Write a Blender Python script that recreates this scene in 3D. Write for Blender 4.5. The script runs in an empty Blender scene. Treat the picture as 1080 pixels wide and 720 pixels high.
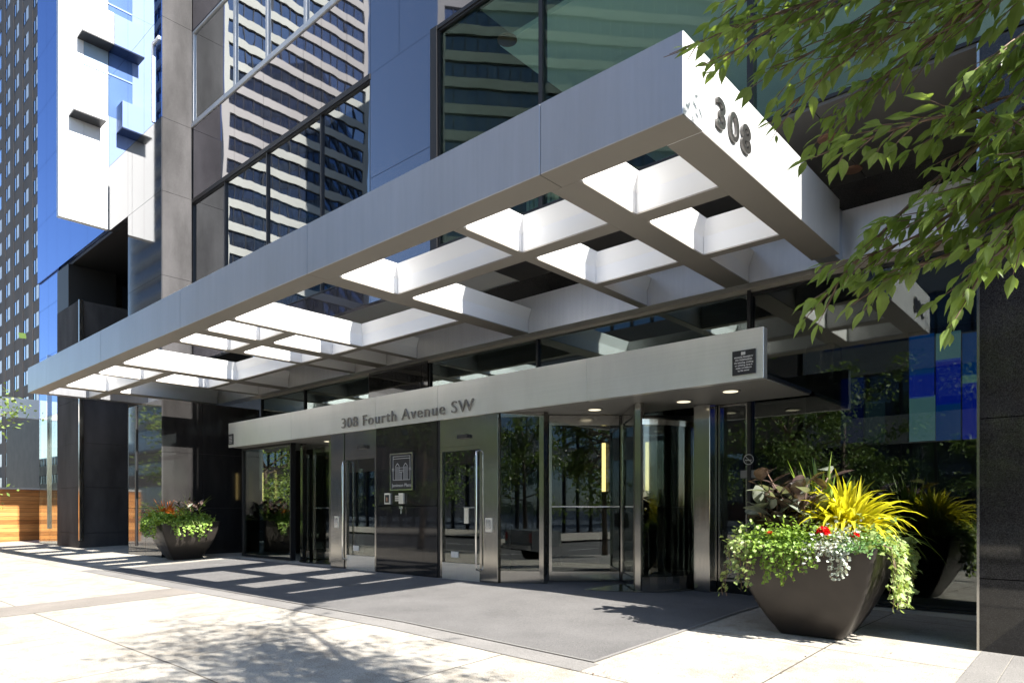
import bpy, bmesh, math, random
from mathutils import Vector, Matrix, noise as mnoise
random.seed(7)
R = random.Random(11)
sc = bpy.context.scene
COL = sc.collection

# ------------------------------------------------------------------ camera (24 mm shift lens, level)
EYE = 1.15
cd = bpy.data.cameras.new('camera'); cam = bpy.data.objects.new('camera', cd); COL.objects.link(cam)
fwd = Vector((-.6690, .7433, 0))
cam.location = (0, 0, EYE)
cam.rotation_euler = fwd.to_track_quat('-Z', 'Y').to_euler()
cd.sensor_width = 36; cd.lens = 24.0; cd.sensor_fit = 'HORIZONTAL'
cd.shift_y = 177.5 / 1080; cd.clip_end = 6000; cd.clip_start = .05
sc.camera = cam

def ray(px):
    t = (px - 540) / 720
    return (.7433 * t - .6690, .6690 * t + .7433)
def at(px, py, d):
    x, y = ray(px)
    return Vector((x * d, y * d, EYE - (py - 537.5) * d / 720))
def gz(x, y):
    return -.035 * max(0, 7.9 - max(y, -1.6)) - .025 * max(0, min(x, 8) + 6)

# ------------------------------------------------------------------ world, sun, view
SUN = Vector((1, -.002, .80)).normalized()
w = bpy.data.worlds.new('World'); sc.world = w; w.use_nodes = True
nt = w.node_tree; nt.nodes.clear()
sky = nt.nodes.new('ShaderNodeTexSky'); sky.sky_type = 'NISHITA'; sky.sun_disc = False
sky.sun_elevation = math.asin(SUN.z); sky.sun_rotation = math.atan2(SUN.x, SUN.y)
sky.air_density = 1.0; sky.dust_density = .4; sky.ozone_density = 2.2
bg = nt.nodes.new('ShaderNodeBackground'); bg.inputs['Strength'].default_value = .085
wo = nt.nodes.new('ShaderNodeOutputWorld')
nt.links.new(sky.outputs[0], bg.inputs[0]); nt.links.new(bg.outputs[0], wo.inputs[0])
sl = bpy.data.lights.new('sun', 'SUN'); sl.energy = 4.9; sl.angle = math.radians(.5); sl.color = (1, .955, .88)
so = bpy.data.objects.new('sun', sl); COL.objects.link(so)
so.rotation_euler = (-SUN).to_track_quat('-Z', 'Y').to_euler()
sc.view_settings.view_transform = 'Standard'; sc.view_settings.look = 'None'
sc.view_settings.exposure = 1.75; sc.view_settings.gamma = 1
sc.render.engine = 'CYCLES'
cy = sc.cycles
cy.use_denoising = True
cy.max_bounces = 10; cy.transparent_max_bounces = 16; cy.glossy_bounces = 5; cy.diffuse_bounces = 4
cy.caustics_reflective = False; cy.caustics_refractive = False
cy.sample_clamp_indirect = 6

# ------------------------------------------------------------------ materials
def nodes(name):
    m = bpy.data.materials.new(name); m.use_nodes = True
    n = m.node_tree; n.nodes.clear()
    o = n.nodes.new('ShaderNodeOutputMaterial')
    return m, n, o
def N(n, t, **kw):
    x = n.nodes.new(t)
    for k, v in kw.items():
        if k in x.inputs.keys(): x.inputs[k].default_value = v
        else: setattr(x, k, v)
    return x
def coords(n, scale=(1, 1, 1), kind='Object'):
    t = n.nodes.new('ShaderNodeTexCoord'); mp = n.nodes.new('ShaderNodeMapping')
    mp.inputs['Scale'].default_value = scale
    n.links.new(t.outputs[kind], mp.inputs['Vector'])
    return mp.outputs[0]
def noise_tex(n, scale, detail=4, vec=None, rough=.55):
    t = N(n, 'ShaderNodeTexNoise', Scale=scale, Detail=detail, Roughness=rough)
    if vec is not None: n.links.new(vec, t.inputs['Vector'])
    return t.outputs['Fac']
def ramp(n, fac, stops):
    r = n.nodes.new('ShaderNodeValToRGB')
    while len(r.color_ramp.elements) < len(stops): r.color_ramp.elements.new(.5)
    for e, (p, c) in zip(r.color_ramp.elements, stops):
        e.position = p; e.color = (c[0], c[1], c[2], 1)
    n.links.new(fac, r.inputs[0]); return r.outputs[0]
def mixc(n, fac, a, b, mode='MIX'):
    x = n.nodes.new('ShaderNodeMix'); x.data_type = 'RGBA'; x.blend_type = mode
    for sock, v in ((x.inputs[0], fac), (x.inputs[6], a), (x.inputs[7], b)):
        if hasattr(v, 'links'): n.links.new(v, sock)
        elif isinstance(v, (int, float)): sock.default_value = v
        else: sock.default_value = (v[0], v[1], v[2], 1)
    return x.outputs[2]
def maprange(n, v, a, b, c, d):
    x = N(n, 'ShaderNodeMapRange'); n.links.new(v, x.inputs[0])
    for i, q in enumerate((a, b, c, d)): x.inputs[i + 1].default_value = q
    return x.outputs[0]
def principled(name, col, rough=.5, metal=0, spec=.5, var=0, vscale=3, bump=0, bscale=60, vstretch=(1, 1, 1), rvar=0, speck=None, emit=None):
    m, n, o = nodes(name)
    p = n.nodes.new('ShaderNodeBsdfPrincipled'); n.links.new(p.outputs[0], o.inputs[0])
    p.inputs['Roughness'].default_value = rough; p.inputs['Metallic'].default_value = metal
    p.inputs['Specular IOR Level'].default_value = spec
    v = coords(n, vstretch)
    c = None
    if var:
        f = noise_tex(n, vscale, 5, v)
        lo = [x * (1 - var) for x in col]; hi = [min(1, x * (1 + var)) for x in col]
        c = ramp(n, f, [(.3, lo), (.7, hi)])
        if rvar:
            f2 = noise_tex(n, vscale * 1.7, 4, v)
            n.links.new(maprange(n, f2, .3, .7, rough - rvar, rough + rvar), p.inputs['Roughness'])
    if speck:
        sca, lo, hi = speck
        f = noise_tex(n, sca, 2, coords(n), .7)
        k = ramp(n, f, [(.36, (lo,) * 3), (.5, (1,) * 3), (.66, (hi,) * 3)])
        c = mixc(n, 1.0, c if c is not None else col, k, 'MULTIPLY')
    if c is not None: n.links.new(c, p.inputs['Base Color'])
    else: p.inputs['Base Color'].default_value = (*col, 1)
    if bump:
        b = N(n, 'ShaderNodeBump', Strength=bump, Distance=.01)
        n.links.new(noise_tex(n, bscale, 3, v), b.inputs['Height']); n.links.new(b.outputs[0], p.inputs['Normal'])
    if emit:
        p.inputs['Emission Color'].default_value = (*emit[0], 1); p.inputs['Emission Strength'].default_value = emit[1]
    return m
def brushed(name, col, rough, metal, stretch, bump=.08, var=.06):
    """brushed metal: streak noise along one direction in colour, roughness and bump; broad oil-canning waves"""
    m, n, o = nodes(name)
    p = n.nodes.new('ShaderNodeBsdfPrincipled'); n.links.new(p.outputs[0], o.inputs[0])
    p.inputs['Metallic'].default_value = metal
    v = coords(n, stretch)
    f = noise_tex(n, 1.0, 6, v, .65)
    c = ramp(n, f, [(.3, [x * (1 - var) for x in col]), (.7, [min(1, x * (1 + var)) for x in col])])
    dirt = ramp(n, noise_tex(n, 1.6, 6, coords(n, (1, 1, .3)), .65), [(.35, (.94, .94, .935)), (.6, (1.02, 1.02, 1.02))])
    n.links.new(mixc(n, 1.0, c, dirt, 'MULTIPLY'), p.inputs['Base Color'])
    n.links.new(maprange(n, f, .3, .7, rough - .03, rough + .04), p.inputs['Roughness'])
    wv = noise_tex(n, .9, 2, coords(n, (1, 1, .45)))
    b1 = N(n, 'ShaderNodeBump', Strength=bump, Distance=.00004); n.links.new(f, b1.inputs['Height'])
    b2 = N(n, 'ShaderNodeBump', Strength=.16, Distance=.02); n.links.new(wv, b2.inputs['Height']); n.links.new(b1.outputs[0], b2.inputs['Normal'])
    n.links.new(b2.outputs[0], p.inputs['Normal'])
    return m
def reflective(name, base, r0, gcol=(1, 1, 1), rough=.01, tint=None, wave=.3, wscale=.7, var=.0, k=4.0, speck=None):
    """glass (tint given: see-through) or polished stone (opaque): schlick-like mix of a base and a mirror with slow waves"""
    m, n, o = nodes(name)
    lw = N(n, 'ShaderNodeLayerWeight', Blend=.5)
    pw = N(n, 'ShaderNodeMath', operation='POWER'); n.links.new(lw.outputs['Facing'], pw.inputs[0]); pw.inputs[1].default_value = k
    fac = maprange(n, pw.outputs[0], 0, 1, r0, .97)
    if tint: a = N(n, 'ShaderNodeBsdfTransparent'); a.inputs[0].default_value = (*tint, 1)
    else:
        a = N(n, 'ShaderNodeBsdfDiffuse'); a.inputs[0].default_value = (*base, 1)
        c = None
        if var: c = ramp(n, noise_tex(n, 2.2, 5, coords(n, (1, 1, .25))), [(.3, [x * (1 - var) for x in base]), (.7, [x * (1 + var) for x in base])])
        if speck:
            kk = ramp(n, noise_tex(n, speck[0], 2, coords(n), .7), [(.36, (speck[1],) * 3), (.5, (1,) * 3), (.68, (speck[2],) * 3)])
            c = mixc(n, 1.0, c if c is not None else base, kk, 'MULTIPLY')
        if c is not None: n.links.new(c, a.inputs[0])
    g = N(n, 'ShaderNodeBsdfGlossy'); g.inputs['Color'].default_value = (*gcol, 1); g.inputs['Roughness'].default_value = rough
    if wave:
        b = N(n, 'ShaderNodeBump', Strength=wave, Distance=.006)
        n.links.new(noise_tex(n, wscale, 2, coords(n, (1, 1, .6))), b.inputs['Height']); n.links.new(b.outputs[0], g.inputs['Normal'])
    mx = n.nodes.new('ShaderNodeMixShader')
    n.links.new(fac, mx.inputs[0]); n.links.new(a.outputs[0], mx.inputs[1]); n.links.new(g.outputs[0], mx.inputs[2])
    n.links.new(mx.outputs[0], o.inputs[0])
    return m
def leafmat(name, col, col2, trans=.35, rough=.42, scale=9, spec=.4):
    m, n, o = nodes(name)
    c = ramp(n, noise_tex(n, scale, 3, coords(n)), [(.30, col), (.62, col2), (.76, [min(.8, q * 1.35) for q in col2])])  # brightest stop puts sunlit leaves into the colour
    p = n.nodes.new('ShaderNodeBsdfPrincipled'); n.links.new(c, p.inputs['Base Color'])
    p.inputs['Roughness'].default_value = rough; p.inputs['Specular IOR Level'].default_value = spec
    t = n.nodes.new('ShaderNodeBsdfTranslucent')
    n.links.new(mixc(n, 1.0, c, (1.5, 1.5, .75), 'MULTIPLY'), t.inputs[0])
    mx = n.nodes.new('ShaderNodeMixShader'); mx.inputs[0].default_value = trans
    n.links.new(p.outputs[0], mx.inputs[1]); n.links.new(t.outputs[0], mx.inputs[2]); n.links.new(mx.outputs[0], o.inputs[0])
    return m

M = {}
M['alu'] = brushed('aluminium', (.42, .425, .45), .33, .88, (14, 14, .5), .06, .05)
M['alu_soffit'] = principled('aluminium_matt', (.37, .345, .31), .5, .55, var=.05, vscale=.8)
M['steel'] = brushed('stainless', (.84, .83, .805), .32, .78, (.5, .5, 60), .05, .03)
M['steel_v'] = brushed('stainless_upright', (.40, .39, .365), .13, .95, (60, 60, .5), .05, .04)
M['coffer'] = principled('coffer_whitened_metal', (.88, .88, .88), .4, 0, .5, var=.02, vscale=1.2)  # white metal, whitened further in place of sunlight bounced into the coffers
M['alu_sunlit'] = brushed('aluminium_sunlit', (.72, .72, .72), .42, .45, (14, 14, .5), .06, .03)  # paler copy of the aluminium, sunlit brightness put into its base colour
M['alu_band'] = brushed('aluminium_band', (.68, .67, .67), .36, .7, (14, 14, .5), .06, .05)
M['chrome'] = principled('chrome', (.75, .75, .74), .12, 1)
M['letters'] = principled('letter_steel', (.26, .25, .235), .35, .7)
M['numeral'] = principled('numeral_steel', (.13, .125, .12), .3, .85)
M['pale_panel'] = principled('pale_blue_panel', (.30, .40, .52), .25, 0, .6, var=.12, vscale=.9, vstretch=(1, 1, .3))
M['frame'] = principled('dark_frame', (.02, .02, .022), .4, .3)
M['white_frame'] = principled('pale_frame', (.62, .63, .65), .4, .3)
M['granite'] = principled('honed_granite', (.058, .056, .058), .78, 0, .2, var=.5, vscale=1.1, vstretch=(1, 1, .35), speck=(170, .72, 1.35))
M['granite_dark'] = reflective('polished_granite', (.022, .021, .021), .035, rough=.04, wave=.12, var=.3, speck=(150, .5, 2.2))
M['granite_mid'] = reflective('polished_grey_granite', (.04, .039, .04), .06, rough=.05, wave=.14, var=.25, speck=(170, .7, 1.4))
M['spandrel'] = reflective('polished_spandrel', (.035, .032, .033), .16, (.86, .85, .95), rough=.015, wave=.3, wscale=.8, var=.2, k=2.6, speck=(150, .8, 1.2))
M['mirror_glass'] = reflective('coated_glass', None, .20, (.9, .95, 1), tint=(.13, .16, .17), wave=.38, wscale=.9, k=2.4)
M['blue_glass'] = reflective('blue_coated_glass', (.015, .035, .12), .40, (.33, .44, .74), wave=.25, k=2.4)
M['green_glass'] = reflective('greenish_glass', None, .035, (.5, .62, .6), tint=(.74, .85, .80), wave=.3, k=4.2)
M['lobby_glass'] = reflective('lobby_glass', None, .07, (.97, 1, .98), tint=(.66, .70, .68), wave=.16, k=3.6)
M['transom_glass'] = reflective('transom_glass', None, .12, (.85, .97, .94), tint=(.45, .52, .52), wave=.16, k=3.0)
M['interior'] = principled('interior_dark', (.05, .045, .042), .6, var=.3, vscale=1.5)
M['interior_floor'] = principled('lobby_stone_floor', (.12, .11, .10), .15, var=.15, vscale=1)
M['ceiling'] = principled('ceiling_white', (.78, .80, .78), .8)
M['soffit'] = principled('soffit_metal', (.085, .083, .08), .5, .2, var=.12, vscale=.7)
M['soffit_light'] = principled('entrance_soffit', (.24, .235, .22), .5)
M['lamp'] = principled('lamp_glow', (.9, .85, .7), .4, emit=((1, .88, .62), .38))
M['sconce'] = principled('sconce_glow', (.8, .7, .4), .4, emit=((1, .74, .28), 1.1))
M['copper'] = principled('copper_trim', (.42, .24, .17), .35, .6)
M['black'] = principled('black_paint', (.012, .012, .013), .45)
M['plaque'] = principled('plaque_black', (.02, .02, .024), .35)
M['plaque_ink'] = principled('plaque_lettering', (.5, .5, .5), .5)
M['white'] = principled('white_paint', (.78, .78, .77), .5)
M['white_clad'] = principled('white_cladding', (.75, .76, .78), .3, 0, .6, var=.05, vscale=.6, vstretch=(1, 1, .3))
M['bronze'] = principled('planter_bronze', (.032, .027, .024), .42, .35, var=.16, vscale=4, rvar=.07, bump=.04, bscale=25)
M['soil'] = principled('soil', (.03, .022, .015), .95, bump=.8, bscale=40, var=.4, vscale=20)
M['bark'] = principled('bark', (.10, .075, .055), .85, var=.35, vscale=14, vstretch=(1, 1, .25), bump=.6, bscale=30)
M['twig'] = principled('twig', (.16, .10, .07), .7, var=.3, vscale=20)
M['leaf'] = leafmat('tree_leaf', (.10, .16, .032), (.22, .30, .085), .5, .36, 5)
M['leaf_far'] = leafmat('street_tree_leaf', (.05, .09, .02), (.12, .18, .05), .3, .5, 1.3)
M['leaf_bright'] = leafmat('pale_tree_leaf', (.12, .2, .04), (.25, .33, .09), .3, .5, 2)
M['purple_leaf'] = leafmat('rubber_leaf', (.035, .022, .02), (.10, .07, .06), .12, .2, 12, .8)
M['pale_leaf'] = leafmat('rubber_leaf_pale', (.16, .19, .15), (.30, .32, .26), .2, .25, 14, .7)
M['yellow_blade'] = leafmat('yellow_grass', (.42, .42, .02), (.62, .56, .05), .42, .4, 16)
M['green_blade'] = leafmat('cordyline_green', (.10, .19, .03), (.26, .34, .08), .35, .4, 9)
M['ivy'] = leafmat('ivy_leaf', (.10, .18, .03), (.36, .43, .17), .28, .45, 30)
M['lime'] = leafmat('creeping_jenny', (.16, .28, .04), (.28, .40, .09), .32, .45, 30)
M['fern'] = leafmat('soft_green', (.10, .22, .07), (.2, .34, .13), .32, .5, 30)
M['silver'] = leafmat('dichondra', (.34, .38, .33), (.58, .62, .56), .2, .6, 40)
M['orange'] = leafmat('croton_orange', (.42, .07, .02), (.62, .20, .03), .35, .4, 12)
M['red'] = leafmat('geranium_red', (.55, .008, .012), (.75, .02, .02), .25, .5, 40)
M['wood'] = None
M['asphalt'] = principled('asphalt', (.05, .05, .052), .9, var=.25, vscale=2, bump=.5, bscale=90, speck=(120, .7, 1.4))
M['tyre'] = principled('tyre', (.02, .02, .02), .8)
M['car'] = principled('truck_paint', (.32, .34, .37), .22, .55)
M['glass_dark'] = reflective('car_glass', (.01, .012, .014), .08, wave=0)
M['lens'] = principled('lamp_lens', (.75, .75, .72), .1)
M['lens_red'] = principled('tail_lens', (.4, .01, .01), .15)
M['tan'] = principled('tan_concrete', (.145, .118, .10), .8, var=.2, vscale=.25, vstretch=(1, 1, .3))
M['band'] = principled('pale_concrete_band', (.38, .37, .335), .75, var=.08, vscale=.2)
M['band_grey'] = principled('grey_concrete_band', (.24, .24, .23), .75, var=.1, vscale=.2)
M['tower_glass'] = reflective('tower_window_glass', (.025, .032, .05), .28, (.6, .76, 1), rough=.03, wave=.2, wscale=.3, var=.4)
M['tower_blue'] = reflective('tower_window_blue', (.03, .045, .08), .55, (.7, .82, 1), rough=.02, wave=.2, wscale=.4)

def wood_mat():
    m, n, o = nodes('cedar_boards')
    p = n.nodes.new('ShaderNodeBsdfPrincipled'); n.links.new(p.outputs[0], o.inputs[0]); p.inputs['Roughness'].default_value = .4
    v = coords(n, (1, 1, 1))
    sx = n.nodes.new('ShaderNodeSeparateXYZ'); n.links.new(v, sx.inputs[0])
    mu = N(n, 'ShaderNodeMath', operation='MULTIPLY'); n.links.new(sx.outputs[2], mu.inputs[0]); mu.inputs[1].default_value = 6.6
    fl = N(n, 'ShaderNodeMath', operation='FLOOR'); n.links.new(mu.outputs[0], fl.inputs[0])
    wn = N(n, 'ShaderNodeTexWhiteNoise', noise_dimensions='1D'); n.links.new(fl.outputs[0], wn.inputs['W'])
    fr = N(n, 'ShaderNodeMath', operation='FRACT'); n.links.new(mu.outputs[0], fr.inputs[0])
    gap = N(n, 'ShaderNodeMath', operation='LESS_THAN'); n.links.new(fr.outputs[0], gap.inputs[0]); gap.inputs[1].default_value = .07
    g = noise_tex(n, 2.2, 6, coords(n, (1, 1, 14)))
    c1 = ramp(n, wn.outputs[0], [(0, (.30, .115, .028)), (.5, (.46, .19, .05)), (1, (.60, .28, .085))])
    c2 = mixc(n, 1.0, c1, ramp(n, g, [(.3, (.65, .62, .6)), (.7, (1.15, 1.15, 1.15))]), 'MULTIPLY')
    n.links.new(mixc(n, gap.outputs[0], c2, (.06, .025, .01)), p.inputs['Base Color'])
    return m
M['wood'] = wood_mat()

def concrete_mat():
    """exposed-aggregate concrete flags, 2.1 m squares with saw-cut joints, speckle, faint dirt"""
    m, n, o = nodes('aggregate_concrete')
    p = n.nodes.new('ShaderNodeBsdfPrincipled'); n.links.new(p.outputs[0], o.inputs[0]); p.inputs['Roughness'].default_value = .85
    p.inputs['Specular IOR Level'].default_value = .25
    v = coords(n)
    big = ramp(n, noise_tex(n, .55, 6, v), [(.3, (.37, .345, .305)), (.7, (.47, .445, .40))])
    sp = ramp(n, noise_tex(n, 95, 3, v, .75), [(.36, (.48, .46, .44)), (.48, (1, 1, 1)), (.62, (1.12, 1.11, 1.09))])
    c = mixc(n, 1.0, big, sp, 'MULTIPLY')
    st = ramp(n, noise_tex(n, 3.5, 8, v, .7), [(.38, (.66, .62, .57)), (.54, (1, 1, 1))])
    c = mixc(n, .6, c, st, 'MULTIPLY')
    br = N(n, 'ShaderNodeTexBrick', offset=0.0, squash=1.0)
    br.inputs['Color1'].default_value = (1, 1, 1, 1); br.inputs['Color2'].default_value = (.95, .945, .94, 1); br.inputs['Mortar'].default_value = (.3, .28, .25, 1)
    br.inputs['Scale'].default_value = 1; br.inputs['Mortar Size'].default_value = .008; br.inputs['Brick Width'].default_value = 2.12; br.inputs['Row Height'].default_value = 2.12
    mp = coords(n); mpn = mp.node; mpn.inputs['Location'].default_value = (2.1 + 2.12 * 40, -4.56 + 2.12 * 40, 0)
    n.links.new(mp, br.inputs['Vector'])
    c = mixc(n, 1.0, c, br.outputs['Color'], 'MULTIPLY')
    n.links.new(c, p.inputs['Base Color'])
    b = N(n, 'ShaderNodeBump', Strength=.5, Distance=.006); n.links.new(noise_tex(n, 95, 3, v, .75), b.inputs['Height']); n.links.new(b.outputs[0], p.inputs['Normal'])
    return m
M['concrete'] = concrete_mat()
M['paver'] = principled('grey_pavers', (.21, .2, .19), .85, var=.15, vscale=1.4, bump=.4, bscale=80, speck=(110, .7, 1.3))
M['paver_tan'] = principled('tan_paver_strip', (.235, .21, .185), .85, var=.15, vscale=1.6, bump=.4, bscale=80, speck=(110, .75, 1.25))
M['kerbstone'] = principled('kerbstone', (.36, .35, .33), .85, var=.12, vscale=2, speck=(100, .75, 1.2))
M['mat'] = principled('ribbed_mat', (.165, .16, .157), .95, 0, .1, var=.14, vscale=1.2, bump=.9, bscale=150, speck=(140, .62, 1.45))
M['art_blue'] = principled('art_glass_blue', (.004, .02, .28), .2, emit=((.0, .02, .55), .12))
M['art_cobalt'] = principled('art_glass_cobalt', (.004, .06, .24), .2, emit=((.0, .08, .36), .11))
M['art_blue_reflection'] = principled('art_glass_blue_reflection', (.004, .01, .06), .2, emit=((.0, .02, .5), .012))  # dim copies, drawing the artwork's faint reflection as panels
M['art_teal_reflection'] = principled('art_glass_teal_reflection', (.02, .05, .06), .2, emit=((.13, .30, .34), .012))
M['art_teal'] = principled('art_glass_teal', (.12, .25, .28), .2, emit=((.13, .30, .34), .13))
M['books'] = principled('blind_slats', (.45, .42, .33), .7)

# ------------------------------------------------------------------ mesh helpers
class MB:
    def __init__(s): s.v = []; s.f = []
    def box(s, x0, x1, y0, y1, z0, z1):
        b = len(s.v)
        s.v += [(x, y, z) for z in (z0, z1) for y in (y0, y1) for x in (x0, x1)]
        s.f += [tuple(b + i for i in q) for q in ((0, 2, 3, 1), (4, 5, 7, 6), (0, 1, 5, 4), (2, 6, 7, 3), (0, 4, 6, 2), (1, 3, 7, 5))]
        return s
    def face(s, pts):
        b = len(s.v); s.v += [tuple(p) for p in pts]; s.f.append(tuple(range(b, b + len(pts)))); return s
    def prism(s, pts, z0, z1):
        b = len(s.v); n = len(pts)
        s.v += [(x, y, z0) for x, y in pts] + [(x, y, z1) for x, y in pts]
        s.f.append(tuple(b + i for i in reversed(range(n)))); s.f.append(tuple(b + n + i for i in range(n)))
        for i in range(n):
            j = (i + 1) % n; s.f.append((b + i, b + j, b + n + j, b + n + i))
        return s
    def bar(s, a, b_, wd, z0, z1):
        """upright slab from plan point a to b, thickness wd"""
        a = Vector((a[0], a[1])); c = Vector((b_[0], b_[1])); d = (c - a).normalized(); nn = Vector((-d.y, d.x)) * wd / 2
        return s.prism([tuple(a - nn), tuple(c - nn), tuple(c + nn), tuple(a + nn)], z0, z1)
    def tube(s, pts, rad, n=8, cap=True):
        pts = [Vector(p) for p in pts]
        if not hasattr(rad, '__len__'): rad = [rad] * len(pts)
        rings = []
        up = Vector((.31, .17, .93))
        for i, p in enumerate(pts):
            t = (pts[min(i + 1, len(pts) - 1)] - pts[max(i - 1, 0)])
            t = t.normalized() if t.length > 1e-9 else Vector((0, 0, 1))
            a = t.cross(up)
            if a.length < 1e-3: a = t.cross(Vector((1, 0, 0)))
            a.normalize(); c = t.cross(a)
            b = len(s.v); rings.append(b)
            for k in range(n):
                q = p + (a * math.cos(6.28319 * k / n) + c * math.sin(6.28319 * k / n)) * rad[i]
                s.v.append(tuple(q))
        for i in range(len(rings) - 1):
            for k in range(n):
                k2 = (k + 1) % n
                s.f.append((rings[i] + k, rings[i] + k2, rings[i + 1] + k2, rings[i + 1] + k))
        if cap:
            s.f.append(tuple(rings[0] + k for k in reversed(range(n)))); s.f.append(tuple(rings[-1] + k for k in range(n)))
        return s
    def disc(s, c, r, h, n=20):
        return s.tube([(c[0], c[1], c[2]), (c[0], c[1], c[2] + h)], r, n)
    def leaf(s, p, d, nrm, L, W, fold=.25, droop=.15, seg=None):
        """pointed leaf: midrib plus toothed-looking edges, folded along the midrib"""
        d = d.normalized(); side = d.cross(nrm)
        if side.length < 1e-4: side = d.cross(Vector((.3, .5, .8)))
        side.normalize(); up = side.cross(d)
        prof = seg or ((0, .05), (.22, .72), (.45, 1.0), (.72, .66), (1, 0))
        b = len(s.v); k = len(prof)
        for t, wv in prof:
            c = p + d * (L * t) - up * (droop * L * t * t)
            s.v.append(tuple(c))
            e = wv * W * .5
            s.v.append(tuple(c + side * e + up * (fold * e))); s.v.append(tuple(c - side * e + up * (fold * e)))
        for i in range(k - 1):
            a0 = b + 3 * i; a1 = a0 + 3
            s.f.append((a0, a1, a1 + 1, a0 + 1)); s.f.append((a0, a0 + 2, a1 + 2, a1))
        return s
    def quadleaf(s, p, d, nrm, L, W):
        d = d.normalized(); side = d.cross(nrm)
        if side.length < 1e-4: side = Vector((1, 0, 0))
        side.normalize()
        b = len(s.v)
        s.v += [tuple(p), tuple(p + d * L * .5 + side * W * .5), tuple(p + d * L), tuple(p + d * L * .5 - side * W * .5)]
        s.f.append((b, b + 1, b + 2, b + 3)); return s
    def build(s, name, mat, parent=None, smooth=False, bevel=0, origin=None):
        me = bpy.data.meshes.new(name)
        off = Vector((0, 0, 0))
        p = parent
        while p is not None: off += p.location; p = p.parent
        org = Vector(origin) if origin is not None else Vector((0, 0, 0))
        me.from_pydata([tuple(Vector(v) - off - org) for v in s.v], [], s.f); me.update()
        o = bpy.data.objects.new(name, me); COL.objects.link(o)
        o.location = org
        me.materials.append(M[mat] if isinstance(mat, str) else mat)
        if smooth:
            for f in me.polygons: f.use_smooth = True
        if parent is not None: o.parent = parent
        if bevel:
            bm = bmesh.new(); bm.from_mesh(me); bmesh.ops.recalc_face_normals(bm, faces=bm.faces)
            bmesh.ops.bevel(bm, geom=[e for e in bm.edges], offset=bevel, segments=1, affect='EDGES'); bm.to_mesh(me); bm.free()
        return o
def tag(o, label, cat, group=None, kind=None):
    if label: o['label'] = label
    if cat: o['category'] = cat
    if group: o['group'] = group
    if kind: o['kind'] = kind
    return o
def thing(name, label, cat, loc=(0, 0, 0), group=None):
    o = bpy.data.objects.new(name, None); COL.objects.link(o); o.location = loc; o.empty_display_size = .2
    return tag(o, label, cat, group)
def struct(name, mb, mat):
    o = mb.build(name, mat); o['kind'] = 'structure'; return o
def copy_tree(o, loc=None, rz=None, parent=None):
    c = o.copy(); COL.objects.link(c); c.parent = parent
    if loc is not None: c.location = loc
    if rz is not None: c.rotation_euler = (0, 0, rz)
    for ch in list(o.children): copy_tree(ch, parent=c)
    return c
def text(name, body, size, ext, origin, xdir, zdir, mat, parent, width=None, bold=0, align='LEFT', space=1.0):
    cu = bpy.data.curves.new(name, 'FONT'); cu.body = body; cu.size = size; cu.extrude = ext; cu.offset = bold; cu.align_x = align; cu.space_character = space
    cu.resolution_u = 4
    t = bpy.data.objects.new(name, cu); COL.objects.link(t)
    bpy.context.view_layer.update()
    me = bpy.data.meshes.new_from_object(t.evaluated_get(bpy.context.evaluated_depsgraph_get()))
    bpy.data.objects.remove(t); bpy.data.curves.remove(cu)
    if width:
        xs = [v.co.x for v in me.vertices]; k = width / (max(xs) - min(xs))
        for v in me.vertices: v.co.x *= k
    x = Vector(xdir); z = Vector(zdir); nrm = x.cross(z)
    off = Vector((0, 0, 0)); p = parent
    while p is not None: off += p.location; p = p.parent
    mt = Matrix((x, z, nrm)).transposed().to_4x4(); mt.translation = Vector(origin) - off
    me.transform(mt); me.materials.clear(); me.materials.append(M[mat])
    o = bpy.data.objects.new(name, me); COL.objects.link(o); o.parent = parent
    return o
XP, ZP, YP = (1, 0, 0), (0, 0, 1), (0, 1, 0)

# ================================================================== GROUND
def sheet(x0, x1, y0, y1, dz, zf=gz, xs=(), ys=()):
    X = sorted({x0, x1, *[q for q in xs if x0 < q < x1]}); Y = sorted({y0, y1, *[q for q in ys if y0 < q < y1]})
    mb = MB()
    for y in Y:
        for x in X: mb.v.append((x, y, zf(x, y) + dz))
    n = len(X)
    for j in range(len(Y) - 1):
        for i in range(n - 1): mb.f.append((j * n + i, j * n + i + 1, (j + 1) * n + i + 1, (j + 1) * n + i))
    return mb
BX, BY = (-6, 8), (7.9, -1.6)
struct('sidewalk', sheet(-160, 60, -1.6, 12, 0, xs=BX, ys=BY), 'concrete')
def thick(x0, x1, y0, y1, dz, t):
    top = sheet(x0, x1, y0, y1, dz, xs=BX, ys=BY); return top
struct('paver_strip', sheet(-11.5, -10.55, -1.3, 4.56, .004, xs=BX, ys=BY), 'paver_tan')
struct('mat_border_paving', sheet(-16.2, -3.36, 4.56, 4.85, .004, xs=BX, ys=BY), 'paver')
mb = MB()
x = -.98
while x < 5:
    for (ya, yb) in ((-1.2, 1.7), (1.708, 4.5), (4.508, 7.5)):
        q = sheet(x, x + .232, ya, yb, .004, xs=BX, ys=BY); b = len(mb.v); mb.v += q.v; mb.f += [tuple(b + i for i in f) for f in q.f]
    x += .24
struct('granite_paving', mb, 'paver')
roadz = lambda x, y: gz(x, -1.6) - .14
struct('road', sheet(-160, 60, -12, -1.75, 0, roadz, xs=BX), 'asphalt')
mb = MB()
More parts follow.
